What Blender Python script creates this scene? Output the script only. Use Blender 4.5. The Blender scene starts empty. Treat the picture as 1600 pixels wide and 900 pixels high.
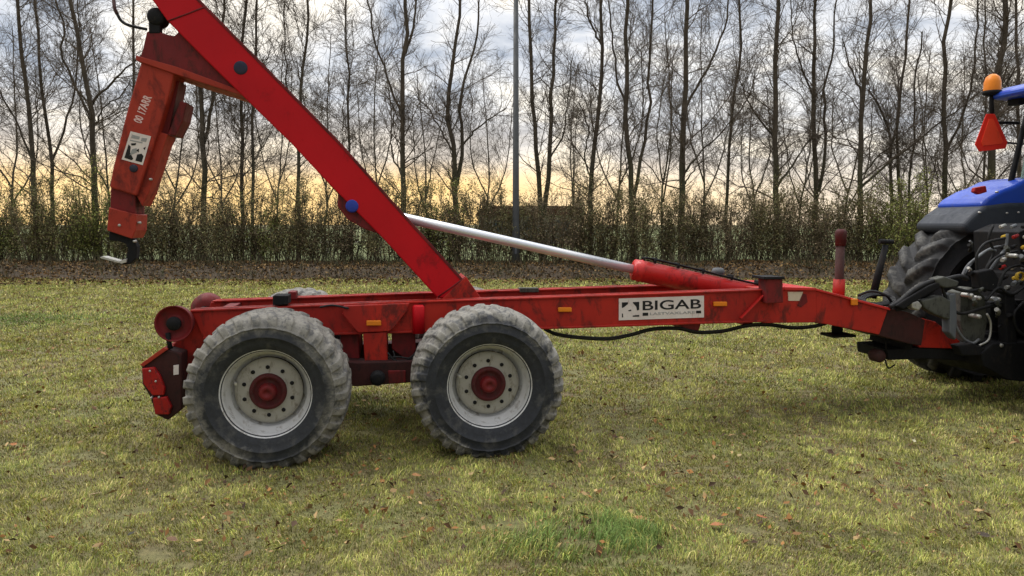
import bpy, bmesh, math, random
import numpy as np
from mathutils import Vector, Matrix
R = math.radians
sc = bpy.context.scene
col = sc.collection

# ------------------------------------------------------------------ camera
F = 1160.0; HC = 1.67; PITCH = math.atan(100 / F)
cd = bpy.data.cameras.new('camera'); cam = bpy.data.objects.new('camera', cd); col.objects.link(cam)
cd.sensor_width = 36; cd.lens = 36 * F / 1600; cd.clip_start = 0.05; cd.clip_end = 3000
cam.location = (0, 0, HC); cam.rotation_euler = (math.pi / 2 - PITCH, 0, 0)
sc.camera = cam

# ------------------------------------------------------------------ world: overcast evening sky
SUN_EL, SUN_AZ = 62, 300          # high sun behind thin cloud, beyond the trailer on the left (degrees, azimuth clockwise from +Y)
wd = bpy.data.worlds.new('World'); sc.world = wd; wd.use_nodes = True
nt = wd.node_tree; nt.nodes.clear()
def wn(t, **k):
    n = nt.nodes.new(t)
    for a, b in k.items(): setattr(n, a, b)
    return n
def L(a, b): nt.links.new(a, b)
def mth(op, a, b=None, clamp=False):
    n = wn('ShaderNodeMath', operation=op, use_clamp=clamp)
    for i, x in enumerate((a, b)):
        if x is None: continue
        if isinstance(x, (int, float)): n.inputs[i].default_value = x
        else: L(x, n.inputs[i])
    return n.outputs[0]
out = wn('ShaderNodeOutputWorld')
tc = wn('ShaderNodeTexCoord'); sp = wn('ShaderNodeSeparateXYZ'); L(tc.outputs['Generated'], sp.inputs[0])
zz = mth('MAXIMUM', sp.outputs[2], 0.0)
den = mth('ADD', zz, 0.22)
cx = mth('DIVIDE', sp.outputs[0], den); cy = mth('DIVIDE', sp.outputs[1], den)
cb = wn('ShaderNodeCombineXYZ'); L(cx, cb.inputs[0]); L(cy, cb.inputs[1]); cb.inputs[2].default_value = 3.7
n1 = wn('ShaderNodeTexNoise'); n1.inputs['Scale'].default_value = 1.9; n1.inputs['Detail'].default_value = 7; n1.inputs['Roughness'].default_value = .55; n1.inputs['Distortion'].default_value = .6
L(cb.outputs[0], n1.inputs['Vector'])
cr = wn('ShaderNodeValToRGB'); L(n1.outputs[0], cr.inputs[0])
e = cr.color_ramp.elements
e[0].position = .38; e[0].color = (.36, .40, .47, 1)
e[1].position = .62; e[1].color = (1.05, .97, .84, 1)
x = cr.color_ramp.elements.new(.46); x.color = (.62, .64, .68, 1)
x = cr.color_ramp.elements.new(.54); x.color = (.82, .81, .80, 1)
# warm band low over the horizon, stronger to the left
warm = wn('ShaderNodeValToRGB'); L(zz, warm.inputs[0])
e = warm.color_ramp.elements
e[0].position = 0; e[0].color = (1, 1, 1, 1)
e[1].position = .16; e[1].color = (0, 0, 0, 1)
x = warm.color_ramp.elements.new(.05); x.color = (.9, .9, .9, 1)
x = warm.color_ramp.elements.new(.085); x.color = (.3, .3, .3, 1)
n2 = wn('ShaderNodeTexNoise'); n2.inputs['Scale'].default_value = 3.0; n2.inputs['Detail'].default_value = 4
cb2 = wn('ShaderNodeCombineXYZ'); L(sp.outputs[0], cb2.inputs[0]); L(mth('MULTIPLY', zz, 9.0), cb2.inputs[1]); L(sp.outputs[1], cb2.inputs[2]); L(cb2.outputs[0], n2.inputs['Vector'])
left = mth('SUBTRACT', 1.0, mth('MULTIPLY', mth('ADD', sp.outputs[0], 0.15), 1.1, True), True)
left = mth('MAXIMUM', left, .35)
front = mth('ADD', mth('MULTIPLY', sp.outputs[1], .5), .5, True)
wf = mth('MULTIPLY', mth('MULTIPLY', warm.outputs[0], left), mth('MULTIPLY', mth('ADD', n2.outputs[0], .62), front), True)
wmix = wn('ShaderNodeMixRGB'); L(wf, wmix.inputs[0]); L(cr.outputs[0], wmix.inputs[1]); wmix.inputs[2].default_value = (1.16, .77, .31, 1)
# an overcast sky is brighter towards the zenith
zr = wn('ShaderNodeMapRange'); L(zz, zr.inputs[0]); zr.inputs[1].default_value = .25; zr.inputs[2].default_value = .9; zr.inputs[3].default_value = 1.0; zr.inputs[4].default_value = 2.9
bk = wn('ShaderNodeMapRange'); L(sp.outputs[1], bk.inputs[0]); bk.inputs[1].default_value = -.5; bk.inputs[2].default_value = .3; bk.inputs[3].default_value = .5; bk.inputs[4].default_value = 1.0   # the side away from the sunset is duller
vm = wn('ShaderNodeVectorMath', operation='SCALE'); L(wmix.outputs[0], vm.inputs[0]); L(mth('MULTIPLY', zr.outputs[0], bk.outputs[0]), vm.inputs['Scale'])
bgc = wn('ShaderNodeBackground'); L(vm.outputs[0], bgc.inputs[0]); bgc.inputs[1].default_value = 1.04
sky = wn('ShaderNodeTexSky', sky_type='NISHITA', sun_disc=False, sun_elevation=R(SUN_EL), sun_rotation=R(SUN_AZ))
bgs = wn('ShaderNodeBackground'); L(sky.outputs[0], bgs.inputs[0]); bgs.inputs[1].default_value = .1
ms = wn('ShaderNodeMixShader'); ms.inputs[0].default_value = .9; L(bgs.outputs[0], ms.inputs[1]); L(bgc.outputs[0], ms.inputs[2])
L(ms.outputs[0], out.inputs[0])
# soft sun behind thin cloud
sl = bpy.data.lights.new('sun', 'SUN'); sl.energy = 1.5; sl.angle = R(28); sl.color = (1, .96, .9)
so = bpy.data.objects.new('sun', sl); col.objects.link(so)
sd = Vector((math.sin(R(SUN_AZ)) * math.cos(R(SUN_EL)), math.cos(R(SUN_AZ)) * math.cos(R(SUN_EL)), math.sin(R(SUN_EL))))
so.rotation_euler = sd.to_track_quat('Z', 'Y').to_euler()
so.location = sd * 40
sc.view_settings.view_transform = 'Standard'; sc.view_settings.look = 'None'; sc.view_settings.exposure = 0.35; sc.view_settings.gamma = 1
sc.render.engine = 'CYCLES'; sc.cycles.max_bounces = 6; sc.cycles.use_denoising = True

# ------------------------------------------------------------------ pixel -> place
def ray(px, py):
    a = (px - 800) / F; b = (450 - py) / F
    return Vector((a, math.cos(PITCH) + b * math.sin(PITCH), -math.sin(PITCH) + b * math.cos(PITCH)))
def at_z(px, py, z=0):
    d = ray(px, py); t = (z - HC) / d.z
    return Vector((d.x * t, d.y * t, z))
def at_y(px, py, Y):
    d = ray(px, py); t = Y / d.y
    return Vector((d.x * t, Y, HC + d.z * t))
class Frame:
    def __init__(s, o, ang):
        s.o = Vector(o); s.a = ang; s.U = Vector((math.cos(ang), math.sin(ang), 0)); s.V = Vector((-math.sin(ang), math.cos(ang), 0))
    def p(s, px, py, v):                                  # (u, z) on the vertical plane at depth v of this frame
        d = ray(px, py); c = Vector((0, 0, HC)) - s.o
        t = (v - c.dot(s.V)) / d.dot(s.V)
        P = c + d * t
        return (P.dot(s.U), P.z)
    def P3(s, px, py, v):
        u, z = s.p(px, py, v); return (u, v, z)
    def poly(s, pts, v): return [s.p(x, y, v) for x, y in pts]

# ------------------------------------------------------------------ materials
MATS = {}
def mat(name):
    m = bpy.data.materials.new(name); m.use_nodes = True
    MATS[name] = m
    return m, m.node_tree, m.node_tree.nodes['Principled BSDF']
def nn(t, typ, **k):
    n = t.nodes.new(typ)
    for a, b in k.items(): setattr(n, a, b)
    return n
def ramp(t, src, stops):
    r = nn(t, 'ShaderNodeValToRGB'); t.links.new(src, r.inputs[0])
    es = r.color_ramp.elements
    es[0].position, es[0].color = stops[0][0], (*stops[0][1], 1)
    es[1].position, es[1].color = stops[-1][0], (*stops[-1][1], 1)
    for p, c in stops[1:-1]:
        q = es.new(p); q.color = (*c, 1)
    return r.outputs[0]
def noise(t, scale, detail=5, rough=.6, vec=None, dist=0):
    n = nn(t, 'ShaderNodeTexNoise'); n.inputs['Scale'].default_value = scale; n.inputs['Detail'].default_value = detail
    n.inputs['Roughness'].default_value = rough; n.inputs['Distortion'].default_value = dist
    if vec is None:
        c = nn(t, 'ShaderNodeTexCoord'); vec = c.outputs['Object']
    t.links.new(vec, n.inputs['Vector']); return n.outputs[0]
def mixc(t, f, a, b):
    m = nn(t, 'ShaderNodeMixRGB')
    for i, x in enumerate((f, a, b)):
        if isinstance(x, tuple): m.inputs[i].default_value = (*x, 1)
        elif isinstance(x, (int, float)): m.inputs[i].default_value = x
        else: t.links.new(x, m.inputs[i])
    return m.outputs[0]
def bump(t, b, src, s=.3, d=.01):
    n = nn(t, 'ShaderNodeBump'); n.inputs['Strength'].default_value = s; n.inputs['Distance'].default_value = d
    t.links.new(src, n.inputs['Height']); t.links.new(n.outputs[0], b.inputs['Normal'])
G = lambda a: (a, a, a)
def paint(name, base, alt, dirt, amt=.5, rough=.35, scale=4, streak=True, metallic=0, coat=.0, spec=.3):
    m, t, b = mat(name)
    c = nn(t, 'ShaderNodeTexCoord')
    n_a = noise(t, scale * .6, 4, .6)
    colr = mixc(t, ramp(t, n_a, [(.35, G(0)), (.7, G(1))]), base, alt)
    mp = nn(t, 'ShaderNodeMapping'); mp.inputs['Scale'].default_value = (1, 1, .5 if streak else 1); t.links.new(c.outputs['Object'], mp.inputs[0])
    n_b = noise(t, scale * 2.6, 8, .72, mp.outputs[0], .4)
    lo = .62 - .2 * amt
    dm = ramp(t, n_b, [(lo, G(0)), (lo + .12, G(.75)), (lo + .3, G(1))])
    colr = mixc(t, dm, colr, dirt)
    n_c = noise(t, scale * 16, 6, .8)
    sp_ = ramp(t, n_c, [(.64, G(0)), (.72, G(.8))])
    colr = mixc(t, sp_, colr, tuple(x * .5 for x in dirt))
    t.links.new(colr, b.inputs['Base Color'])
    rr = ramp(t, n_b, [(.3, G(rough)), (.75, G(min(1, rough + .4)))])
    t.links.new(rr, b.inputs['Roughness'])
    b.inputs['Metallic'].default_value = metallic
    b.inputs['Coat Weight'].default_value = coat; b.inputs['Specular IOR Level'].default_value = spec
    bump(t, b, n_c, .12, .004)
    return m
paint('boom_red', (.50, .004, .010), (.40, .003, .008), (.20, .006, .008), .25, .34, 2.2, spec=.2)
paint('frame_red', (.43, .018, .008), (.27, .010, .006), (.06, .012, .008), .6, .42, 3)
paint('cylinder_red', (.56, .018, .016), (.46, .014, .012), (.13, .012, .01), .4, .3, 3, coat=.2)
paint('jib_red', (.36, .034, .014), (.27, .024, .012), (.09, .013, .010), .5, .45, 2.5)
paint('dull_red', (.17, .009, .010), (.12, .008, .009), (.045, .013, .011), .6, .45, 4)
paint('hub_red', (.085, .009, .010), (.05, .008, .009), (.06, .03, .025), .6, .55, 9)
paint('rusty_steel', (.042, .014, .013), (.065, .026, .022), (.03, .02, .017), .6, .6, 6)
paint('black_steel', (.006, .006, .007), (.010, .010, .011), (.028, .023, .019), .4, .6, 7, spec=.22)
paint('rim_silver', (.64, .64, .64), (.52, .52, .51), (.22, .19, .15), .42, .42, 7, metallic=.25)
paint('rim_disc', (.36, .345, .30), (.29, .275, .24), (.16, .135, .10), .5, .6, 8)
paint('tractor_blue', (.012, .062, .46), (.010, .05, .38), (.05, .07, .2), .12, .25, 3, coat=.3)
paint('grey_plastic', (.085, .095, .11), (.12, .125, .13), (.06, .055, .05), .2, .5, 5)
paint('dark_plastic', (.032, .037, .048), (.045, .05, .06), (.03, .03, .03), .2, .45, 5)
paint('grimy_red', (.028, .008, .007), (.05, .010, .009), (.014, .010, .009), .5, .55, 6)
paint('casting_grey', (.055, .058, .05), (.09, .09, .075), (.018, .016, .013), .6, .6, 9)
paint('galvanised', (.075, .08, .085), (.055, .058, .062), (.04, .045, .05), .3, .5, 3)
paint('hot_red', (.85, .03, .015), (.75, .025, .012), (.5, .03, .02), .05, .35, 3)
paint('fluoro_red', (.95, .07, .025), (.85, .06, .02), (.5, .05, .02), .05, .4, 3)
paint('amber_lens', (.75, .22, .01), (.62, .17, .01), (.3, .1, .02), .1, .2, 8)
paint('red_lens', (.36, .008, .008), (.24, .007, .007), (.05, .008, .008), .6, .25, 14)
paint('white_film', (.68, .62, .58), (.6, .52, .49), (.36, .2, .17), .25, .4, 14)
paint('cream_patch', (.62, .52, .40), (.55, .45, .33), (.3, .2, .12), .2, .5, 14)
paint('blue_paint', (.02, .045, .33), (.02, .04, .26), (.03, .03, .1), .3, .4, 12)
paint('slate_paint', (.018, .02, .045), (.03, .03, .045), (.04, .03, .04), .3, .5, 12)
paint('ink', (.008, .008, .009), (.012, .012, .012), (.05, .045, .045), .2, .5, 14)
paint('grey_ink', (.26, .26, .26), (.3, .3, .29), (.4, .38, .36), .2, .5, 14)
paint('pale_ink', (.72, .48, .45), (.6, .42, .4), (.42, .2, .16), .3, .5, 20)
paint('worn_steel', (.5, .49, .46), (.38, .37, .34), (.14, .12, .1), .4, .38, 9, metallic=.7)
paint('yellow_cap', (.55, .36, .03), (.5, .3, .02), (.1, .07, .03), .4, .45, 10)
paint('hose_rubber', (.007, .007, .008), (.012, .012, .012), (.05, .045, .04), .3, .45, 12)
paint('grey_hose', (.16, .17, .18), (.1, .1, .11), (.04, .04, .04), .4, .45, 12)
m, t, b = mat('chrome'); b.inputs['Base Color'].default_value = (.66, .68, .72, 1); b.inputs['Metallic'].default_value = .6; b.inputs['Roughness'].default_value = .3
m, t, b = mat('glass'); b.inputs['Base Color'].default_value = (.5, .62, .6, 1); b.inputs['Roughness'].default_value = .03; b.inputs['Transmission Weight'].default_value = .85; b.inputs['IOR'].default_value = 1.1
m, t, b = mat('clear_glass'); b.inputs['Base Color'].default_value = (.1, .13, .15, 1); b.inputs['Roughness'].default_value = .08

def tyre_mat(name, mud, dark, r0, r1):
    m, t, b = mat(name)
    c = nn(t, 'ShaderNodeTexCoord'); s = nn(t, 'ShaderNodeSeparateXYZ'); t.links.new(c.outputs['Object'], s.inputs[0])
    cbn = nn(t, 'ShaderNodeCombineXYZ'); t.links.new(s.outputs[0], cbn.inputs[0]); t.links.new(s.outputs[2], cbn.inputs[1])
    ln = nn(t, 'ShaderNodeVectorMath', operation='LENGTH'); t.links.new(cbn.outputs[0], ln.inputs[0])
    n_a = noise(t, 5.5, 6, .65, None, .3)
    ad = nn(t, 'ShaderNodeMath', operation='MULTIPLY_ADD'); t.links.new(n_a, ad.inputs[0]); ad.inputs[1].default_value = .42; t.links.new(ln.outputs['Value'], ad.inputs[2])
    f = nn(t, 'ShaderNodeMapRange'); t.links.new(ad.outputs[0], f.inputs[0]); f.inputs[1].default_value = r0 + .21; f.inputs[2].default_value = r1 + .21
    n_b = noise(t, 26, 7, .75)
    mudc = ramp(t, n_b, [(.3, tuple(x * .55 for x in mud)), (.5, mud), (.75, tuple(min(1, x * 1.35) for x in mud))])
    drk = ramp(t, n_b, [(.35, dark), (.7, tuple(x * 2.2 for x in dark))])
    n_d = noise(t, 9, 5, .7)
    n_e = noise(t, 12, 6, .7); mudc = mixc(t, ramp(t, n_e, [(.5, G(0)), (.6, G(.7))]), mudc, tuple(x * 2.2 for x in dark))
    drk = mixc(t, ramp(t, n_d, [(.52, G(0)), (.7, G(.4))]), drk, tuple(x * .7 for x in mud))
    t.links.new(mixc(t, f.outputs[0], drk, mudc), b.inputs['Base Color'])
    b.inputs['Roughness'].default_value = .75
    bump(t, b, n_b, .5, .006)
tyre_mat('tyre_rubber_dusty', (.20, .19, .165), (.011, .0125, .016), .46, .505)
tyre_mat('tyre_rubber_muddy', (.185, .175, .15), (.012, .0135, .016), .40, .485)
tyre_mat('tractor_rubber', (.085, .082, .075), (.009, .009, .010), .84, .90)

def attr_mat(name, rough=.8, trans=0):
    m, t, b = mat(name)
    a = nn(t, 'ShaderNodeAttribute', attribute_name='Col'); t.links.new(a.outputs['Color'], b.inputs['Base Color'])
    b.inputs['Roughness'].default_value = rough; b.inputs['Specular IOR Level'].default_value = .25
    return m
attr_mat('grass_blade', .7); attr_mat('leaf_dead', .8)
m, t, b = mat('bark')
n_a = noise(t, 3, 5); c = nn(t, 'ShaderNodeTexCoord'); g = nn(t, 'ShaderNodeSeparateXYZ'); t.links.new(c.outputs['Object'], g.inputs[0])
mr = nn(t, 'ShaderNodeMapRange'); t.links.new(g.outputs[2], mr.inputs[0]); mr.inputs[1].default_value = 2.5; mr.inputs[2].default_value = 4.6; mr.inputs[3].default_value = .8; mr.inputs[4].default_value = 0
bark = ramp(t, n_a, [(.3, (.036, .028, .020)), (.7, (.090, .070, .050))])
t.links.new(mixc(t, mr.outputs[0], bark, (.055, .062, .022)), b.inputs['Base Color']); b.inputs['Roughness'].default_value = .9
m, t, b = mat('twig'); t.links.new(ramp(t, noise(t, 2, 3), [(.3, (.062, .048, .036)), (.7, (.13, .098, .072))]), b.inputs['Base Color']); b.inputs['Roughness'].default_value = .9
m, t, b = mat('shrub_stem'); t.links.new(ramp(t, noise(t, 2, 3), [(.3, (.065, .050, .030)), (.7, (.13, .10, .06))]), b.inputs['Base Color']); b.inputs['Roughness'].default_value = .9
m, t, b = mat('lawn')
c = nn(t, 'ShaderNodeTexCoord')
n_a = noise(t, 1.1, 6, .65); n_b = noise(t, 18, 8, .75); n_c = noise(t, 90, 4, .7)
g1 = ramp(t, n_b, [(.25, (.05, .05, .02)), (.42, (.11, .11, .034)), (.55, (.19, .19, .065)), (.75, (.28, .235, .10))])
g2 = ramp(t, n_b, [(.25, (.045, .032, .018)), (.5, (.14, .105, .05)), (.75, (.25, .18, .09))])
t.links.new(mixc(t, ramp(t, n_a, [(.38, G(0)), (.62, G(.85))]), g1, g2), b.inputs['Base Color']); b.inputs['Roughness'].default_value = .9
bump(t, b, n_c, .7, .02)
m, t, b = mat('earth_bank'); n_b = noise(t, 11, 8, .75)
t.links.new(ramp(t, n_b, [(.3, (.020, .014, .008)), (.5, (.05, .034, .018)), (.7, (.10, .064, .032))]), b.inputs['Base Color']); b.inputs['Roughness'].default_value = .95; bump(t, b, n_b, .8, .05)
m, t, b = mat('far_field'); t.links.new(ramp(t, noise(t, .2, 6), [(.3, (.11, .135, .045)), (.7, (.17, .19, .07))]), b.inputs['Base Color']); b.inputs['Roughness'].default_value = .95
paint('roof_tile', (.09, .035, .022), (.07, .03, .02), (.04, .025, .02), .3, .8, .5)
paint('pale_render', (.35, .34, .3), (.3, .29, .26), (.2, .19, .16), .3, .8, .5)

# ------------------------------------------------------------------ object helpers
def tag(o, label=None, cat=None, group=None, kind=None):
    for k, v in (('label', label), ('category', cat), ('group', group), ('kind', kind)):
        if v: o[k] = v
    return o
def empty(name, loc=(0, 0, 0), rz=0, parent=None):
    o = bpy.data.objects.new(name, None); col.objects.link(o); o.location = loc; o.rotation_euler = (0, 0, rz); o.empty_display_size = .2
    o.parent = parent
    return o
def npmesh(name, verts, faces, material, parent=None, colr=None, smooth=False, loc=None):
    """verts (n,3); faces (m,k) one array"""
    me = bpy.data.meshes.new(name)
    verts = np.ascontiguousarray(verts, dtype=np.float32); faces = np.ascontiguousarray(faces, dtype=np.int32)
    me.vertices.add(len(verts)); me.vertices.foreach_set('co', verts.ravel())
    k = faces.shape[1]; m_ = len(faces)
    me.loops.add(m_ * k); me.loops.foreach_set('vertex_index', faces.ravel())
    me.polygons.add(m_); me.polygons.foreach_set('loop_start', np.arange(0, m_ * k, k, dtype=np.int32)); me.polygons.foreach_set('loop_total', np.full(m_, k, dtype=np.int32))
    if smooth: me.polygons.foreach_set('use_smooth', np.ones(m_, dtype=bool))
    if colr is not None:
        a = me.color_attributes.new('Col', 'FLOAT_COLOR', 'POINT')
        c4 = np.ones((len(verts), 4), dtype=np.float32); c4[:, :3] = colr; a.data.foreach_set('color', c4.ravel())
    me.update(calc_edges=True); me.validate()
    me.materials.append(MATS[material])
    o = bpy.data.objects.new(name, me); col.objects.link(o); o.parent = parent
    if loc is not None: o.location = loc
    return o
class MB:
    def __init__(s): s.v = []; s.f = []; s.sm = []
    def add(s, vs, fs, smooth=False):
        n = len(s.v); s.v += [tuple(q) for q in vs]; s.f += [tuple(i + n for i in f) for f in fs]; s.sm += [smooth] * len(fs); return s
    def prism(s, pts, v0, v1, v0b=None, v1b=None):
        n = len(pts)
        a = sum(pts[i][0] * pts[(i + 1) % n][1] - pts[(i + 1) % n][0] * pts[i][1] for i in range(n))
        if a < 0: pts = pts[::-1]
        vs = [(u, v0, z) for u, z in pts] + [(u, v1, z) for u, z in pts]
        fs = [tuple(range(n)), tuple(range(2 * n - 1, n - 1, -1))] + [(i, i + n, (i + 1) % n + n, (i + 1) % n) for i in range(n)]
        return s.add(vs, fs)
    def box(s, a, b):
        (x0, y0, z0), (x1, y1, z1) = a, b
        return s.prism([(x0, z0), (x1, z0), (x1, z1), (x0, z1)], y0, y1)
    def tube(s, path, r, n=10, cap=True):
        P = [Vector(p) for p in path]; k = len(P)
        rr = r if isinstance(r, (list, tuple)) else [r] * k
        rings = []; ref = None
        for i in range(k):
            tn = (P[min(i + 1, k - 1)] - P[max(i - 1, 0)]).normalized()
            if ref is None:
                ref = Vector((0, 0, 1)) if abs(tn.z) < .9 else Vector((1, 0, 0))
            x = (ref - tn * ref.dot(tn)).normalized(); y = tn.cross(x); ref = x
            rings.append([P[i] + (x * math.cos(2 * math.pi * j / n) + y * math.sin(2 * math.pi * j / n)) * rr[i] for j in range(n)])
        vs = [q for g_ in rings for q in g_]
        fs = [(i * n + j, i * n + (j + 1) % n, (i + 1) * n + (j + 1) % n, (i + 1) * n + j) for i in range(k - 1) for j in range(n)]
        s.add(vs, fs, True)
        if cap: s.add(rings[0], [tuple(range(n))[::-1]]); s.add(rings[-1], [tuple(range(n))])
        return s
    def lathe(s, prof, c=(0, 0, 0), n=48, axis='v', smooth=True):
        """prof: (a, r) a along the axis"""
        k = len(prof); vs = []
        for a, r in prof:
            for j in range(n):
                th = 2 * math.pi * j / n
                if axis == 'v': vs.append((c[0] + r * math.cos(th), c[1] + a, c[2] + r * math.sin(th)))
                elif axis == 'z': vs.append((c[0] + r * math.cos(th), c[1] + r * math.sin(th), c[2] + a))
                else: vs.append((c[0] + a, c[1] + r * math.cos(th), c[2] + r * math.sin(th)))
        fs = [(i * n + j, i * n + (j + 1) % n, (i + 1) * n + (j + 1) % n, (i + 1) * n + j) for i in range(k - 1) for j in range(n)]
        s.add(vs, fs, smooth)
        return s
    def build(s, name, material, parent=None, bevel=0, loc=(0, 0, 0)):
        me = bpy.data.meshes.new(name)
        l = Vector(loc)
        me.from_pydata([Vector(q) - l for q in s.v], [], s.f)
        me.polygons.foreach_set('use_smooth', s.sm)
        bm = bmesh.new(); bm.from_mesh(me); bmesh.ops.remove_doubles(bm, verts=bm.verts, dist=1e-5) if bevel == 0 else None
        bmesh.ops.recalc_face_normals(bm, faces=bm.faces); bm.to_mesh(me); bm.free()
        me.materials.append(MATS[material])
        o = bpy.data.objects.new(name, me); col.objects.link(o); o.parent = parent; o.location = loc
        if bevel:
            md = o.modifiers.new('bevel', 'BEVEL'); md.width = bevel; md.segments = 2; md.limit_method = 'ANGLE'; md.angle_limit = R(35)
        return o
def smooth_path(pts, n=6):
    P = [Vector(p) for p in pts]; P = [P[0] * 2 - P[1]] + P + [P[-1] * 2 - P[-2]]; o = []
    for i in range(1, len(P) - 2):
        a, b, c, d = P[i - 1:i + 3]
        for k in range(n):
            t = k / n
            o.append(.5 * ((2 * b) + (c - a) * t + (2 * a - 5 * b + 4 * c - d) * t * t + (3 * b - 3 * c + d - a) * t ** 3))
    o.append(P[-2]); return o
def copy_tree(o, parent=None):
    c = o.copy(); col.objects.link(c); c.parent = parent
    for ch in list(o.children): copy_tree(ch, c)
    return c
def text_part(name, s, size_w, size_h, o3, udir, zdir, vn, material, parent, bold=0, thick=.0015):
    """flat lettering, fitted into size_w x size_h; o3 lower-left corner"""
    cu = bpy.data.curves.new(name, 'FONT'); cu.body = s; cu.extrude = .01; cu.offset = bold
    tmp = bpy.data.objects.new(name, cu); col.objects.link(tmp); bpy.context.view_layer.update()
    me = bpy.data.meshes.new_from_object(tmp.evaluated_get(bpy.context.evaluated_depsgraph_get()))
    col.objects.unlink(tmp); bpy.data.objects.remove(tmp)
    co = np.zeros(len(me.vertices) * 3); me.vertices.foreach_get('co', co); co = co.reshape(-1, 3)
    mn = co.min(0); mx = co.max(0)
    a = (co[:, 0] - mn[0]) / (mx[0] - mn[0]) * size_w; b_ = (co[:, 1] - mn[1]) / (mx[1] - mn[1]) * size_h; d_ = (co[:, 2] - mn[2]) / (mx[2] - mn[2]) * thick
    o3, udir, zdir, vn = map(np.array, (o3, udir, zdir, vn))
    co = o3 + a[:, None] * udir + b_[:, None] * zdir + d_[:, None] * vn
    me.vertices.foreach_set('co', co.astype(np.float32).ravel()); me.update()
    me.name = name; me.materials.clear(); me.materials.append(MATS[material])
    o = bpy.data.objects.new(name, me); col.objects.link(o); o.parent = parent
    return o

# ------------------------------------------------------------------ noise
rng = np.random.default_rng(7)
_tab = rng.random((64, 64))
def vn(x, y, s, o=0):
    x = x * s + 17.3 * o + 500; y = y * s + 9.1 * o + 500
    xi = np.floor(x).astype(int); yi = np.floor(y).astype(int); fx = x - xi; fy = y - yi
    fx = fx * fx * (3 - 2 * fx); fy = fy * fy * (3 - 2 * fy)
    g_ = lambda a, b: _tab[a % 64, b % 64]
    return (g_(xi, yi) * (1 - fx) + g_(xi + 1, yi) * fx) * (1 - fy) + (g_(xi, yi + 1) * (1 - fx) + g_(xi + 1, yi + 1) * fx) * fy
def fbm(x, y, s, o=0): return (vn(x, y, s, o) * .5 + vn(x, y, s * 2.1, o + 1) * .3 + vn(x, y, s * 4.3, o + 2) * .2)

# ================================================================== SETTING
def grid(name, xs, ys, zf, material, kind='structure'):
    X, Y = np.meshgrid(xs, ys); Z = zf(X, Y)
    v = np.stack([X.ravel(), Y.ravel(), Z.ravel()], 1); nx = len(xs)
    i, j = np.meshgrid(np.arange(nx - 1), np.arange(len(ys) - 1)); a = (j * nx + i).ravel()
    f = np.stack([a, a + 1, a + nx + 1, a + nx], 1)
    o = npmesh(name, v, f, material, smooth=True); tag(o, kind=kind); return o
def gz(X, Y):                                            # the lawn, almost flat
    return (fbm(X, Y, 1.3) - .5) * .03 * np.clip((Y + 3) / 5, 0, 1)
xs = np.concatenate([[-900, -300, -100, -50], np.linspace(-26, 26, 240), [50, 100, 300, 900]])
ys = np.concatenate([[-900, -200, -50, -10], np.linspace(-3, 32, 170), [40, 60, 100, 300, 1500]])
grid('ground', xs, ys, lambda X, Y: np.where((np.abs(X) < 27) & (Y > -4) & (Y < 33), gz(X, Y), 0), 'lawn')
def bank_z(X, Y):
    t_ = np.clip((Y - 22.0 - 2.4 * (fbm(X, X * 0, .35, 3) - .5)) / 6.4, 0, 1)
    return np.sin(t_ * np.pi) ** .8 * (.20 + .22 * fbm(X, Y, .7, 5) + .1 * fbm(X, Y, 3, 6)) - .02 + (fbm(X, Y, 5, 8) - .5) * .05
grid('hedge_bank', np.linspace(-30, 30, 400), np.linspace(21.0, 28.7, 60), bank_z, 'earth_bank')
grid('far_field', np.array([-400, 0, 400.]), np.array([31, 60, 100, 260.]), lambda X, Y: X * 0 + .03, 'far_field')

# ================================================================== LAWN GRASS
def blades(X, Y, h, w, colr, z0, lean=.95):
    n = len(X); az = rng.random(n) * 2 * np.pi; ln = rng.random(n) * lean + .2
    la = rng.random(n) * 3.4 + 9 * vn(X, Y, 2.2, 77)
    dx, dy = np.cos(az) * w / 2, np.sin(az) * w / 2
    tx, ty = np.cos(la) * h * ln, np.sin(la) * h * ln
    v = np.zeros((n, 5, 3), np.float32)
    v[:, 0] = np.stack([X - dx, Y - dy, z0 - .004], 1); v[:, 1] = np.stack([X + dx, Y + dy, z0 - .004], 1)
    v[:, 2] = np.stack([X + tx * .4 + dx * .8, Y + ty * .4 + dy * .8, z0 + h * .55], 1)
    v[:, 3] = np.stack([X + tx * .4 - dx * .8, Y + ty * .4 - dy * .8, z0 + h * .55], 1)
    v[:, 4] = np.stack([X + tx, Y + ty, z0 + h * np.sqrt(np.clip(1 - ln ** 2 * .7, .1, 1))], 1)
    b0 = np.arange(n)[:, None] * 5
    tri = np.concatenate([b0 + [0, 1, 2], b0 + [0, 2, 3], b0 + [3, 2, 4]], 0)
    c = np.repeat(colr[:, None, :], 5, 1)
    return v.reshape(-1, 3), tri, c.reshape(-1, 3)
N = 900000
Y = np.exp(rng.uniform(np.log(2.9), np.log(22.6), N)); X = rng.uniform(-1, 1, N) * (Y * .74 + 1.6)
pal = np.array([[.34, .355, .078], [.20, .25, .058], [.45, .385, .155], [.40, .385, .11], [.17, .092, .040], [.52, .43, .21]])
st = lambda q, k: np.clip((q - .5) * k + .5, 0, 1)
f1 = st(fbm(X, Y, .9, 11), 1.8); f2 = st(fbm(X, Y, 4.2, 13), 2.0); f3 = st(fbm(X, Y, 11, 15), 2.2)
pr = np.stack([.9 + f2 * 0, .45 + 2.6 * np.clip(f1 - .5, 0, 1) + 1.2 * np.clip(f3 - .5, 0, 1), .35 + 2.2 * np.clip(.5 - f1, 0, 1), .6 + f2, .16 + 4.5 * np.clip(.43 - f2, 0, 1), .18 + 1.2 * np.clip(.5 - f3, 0, 1)], 1)
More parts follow.
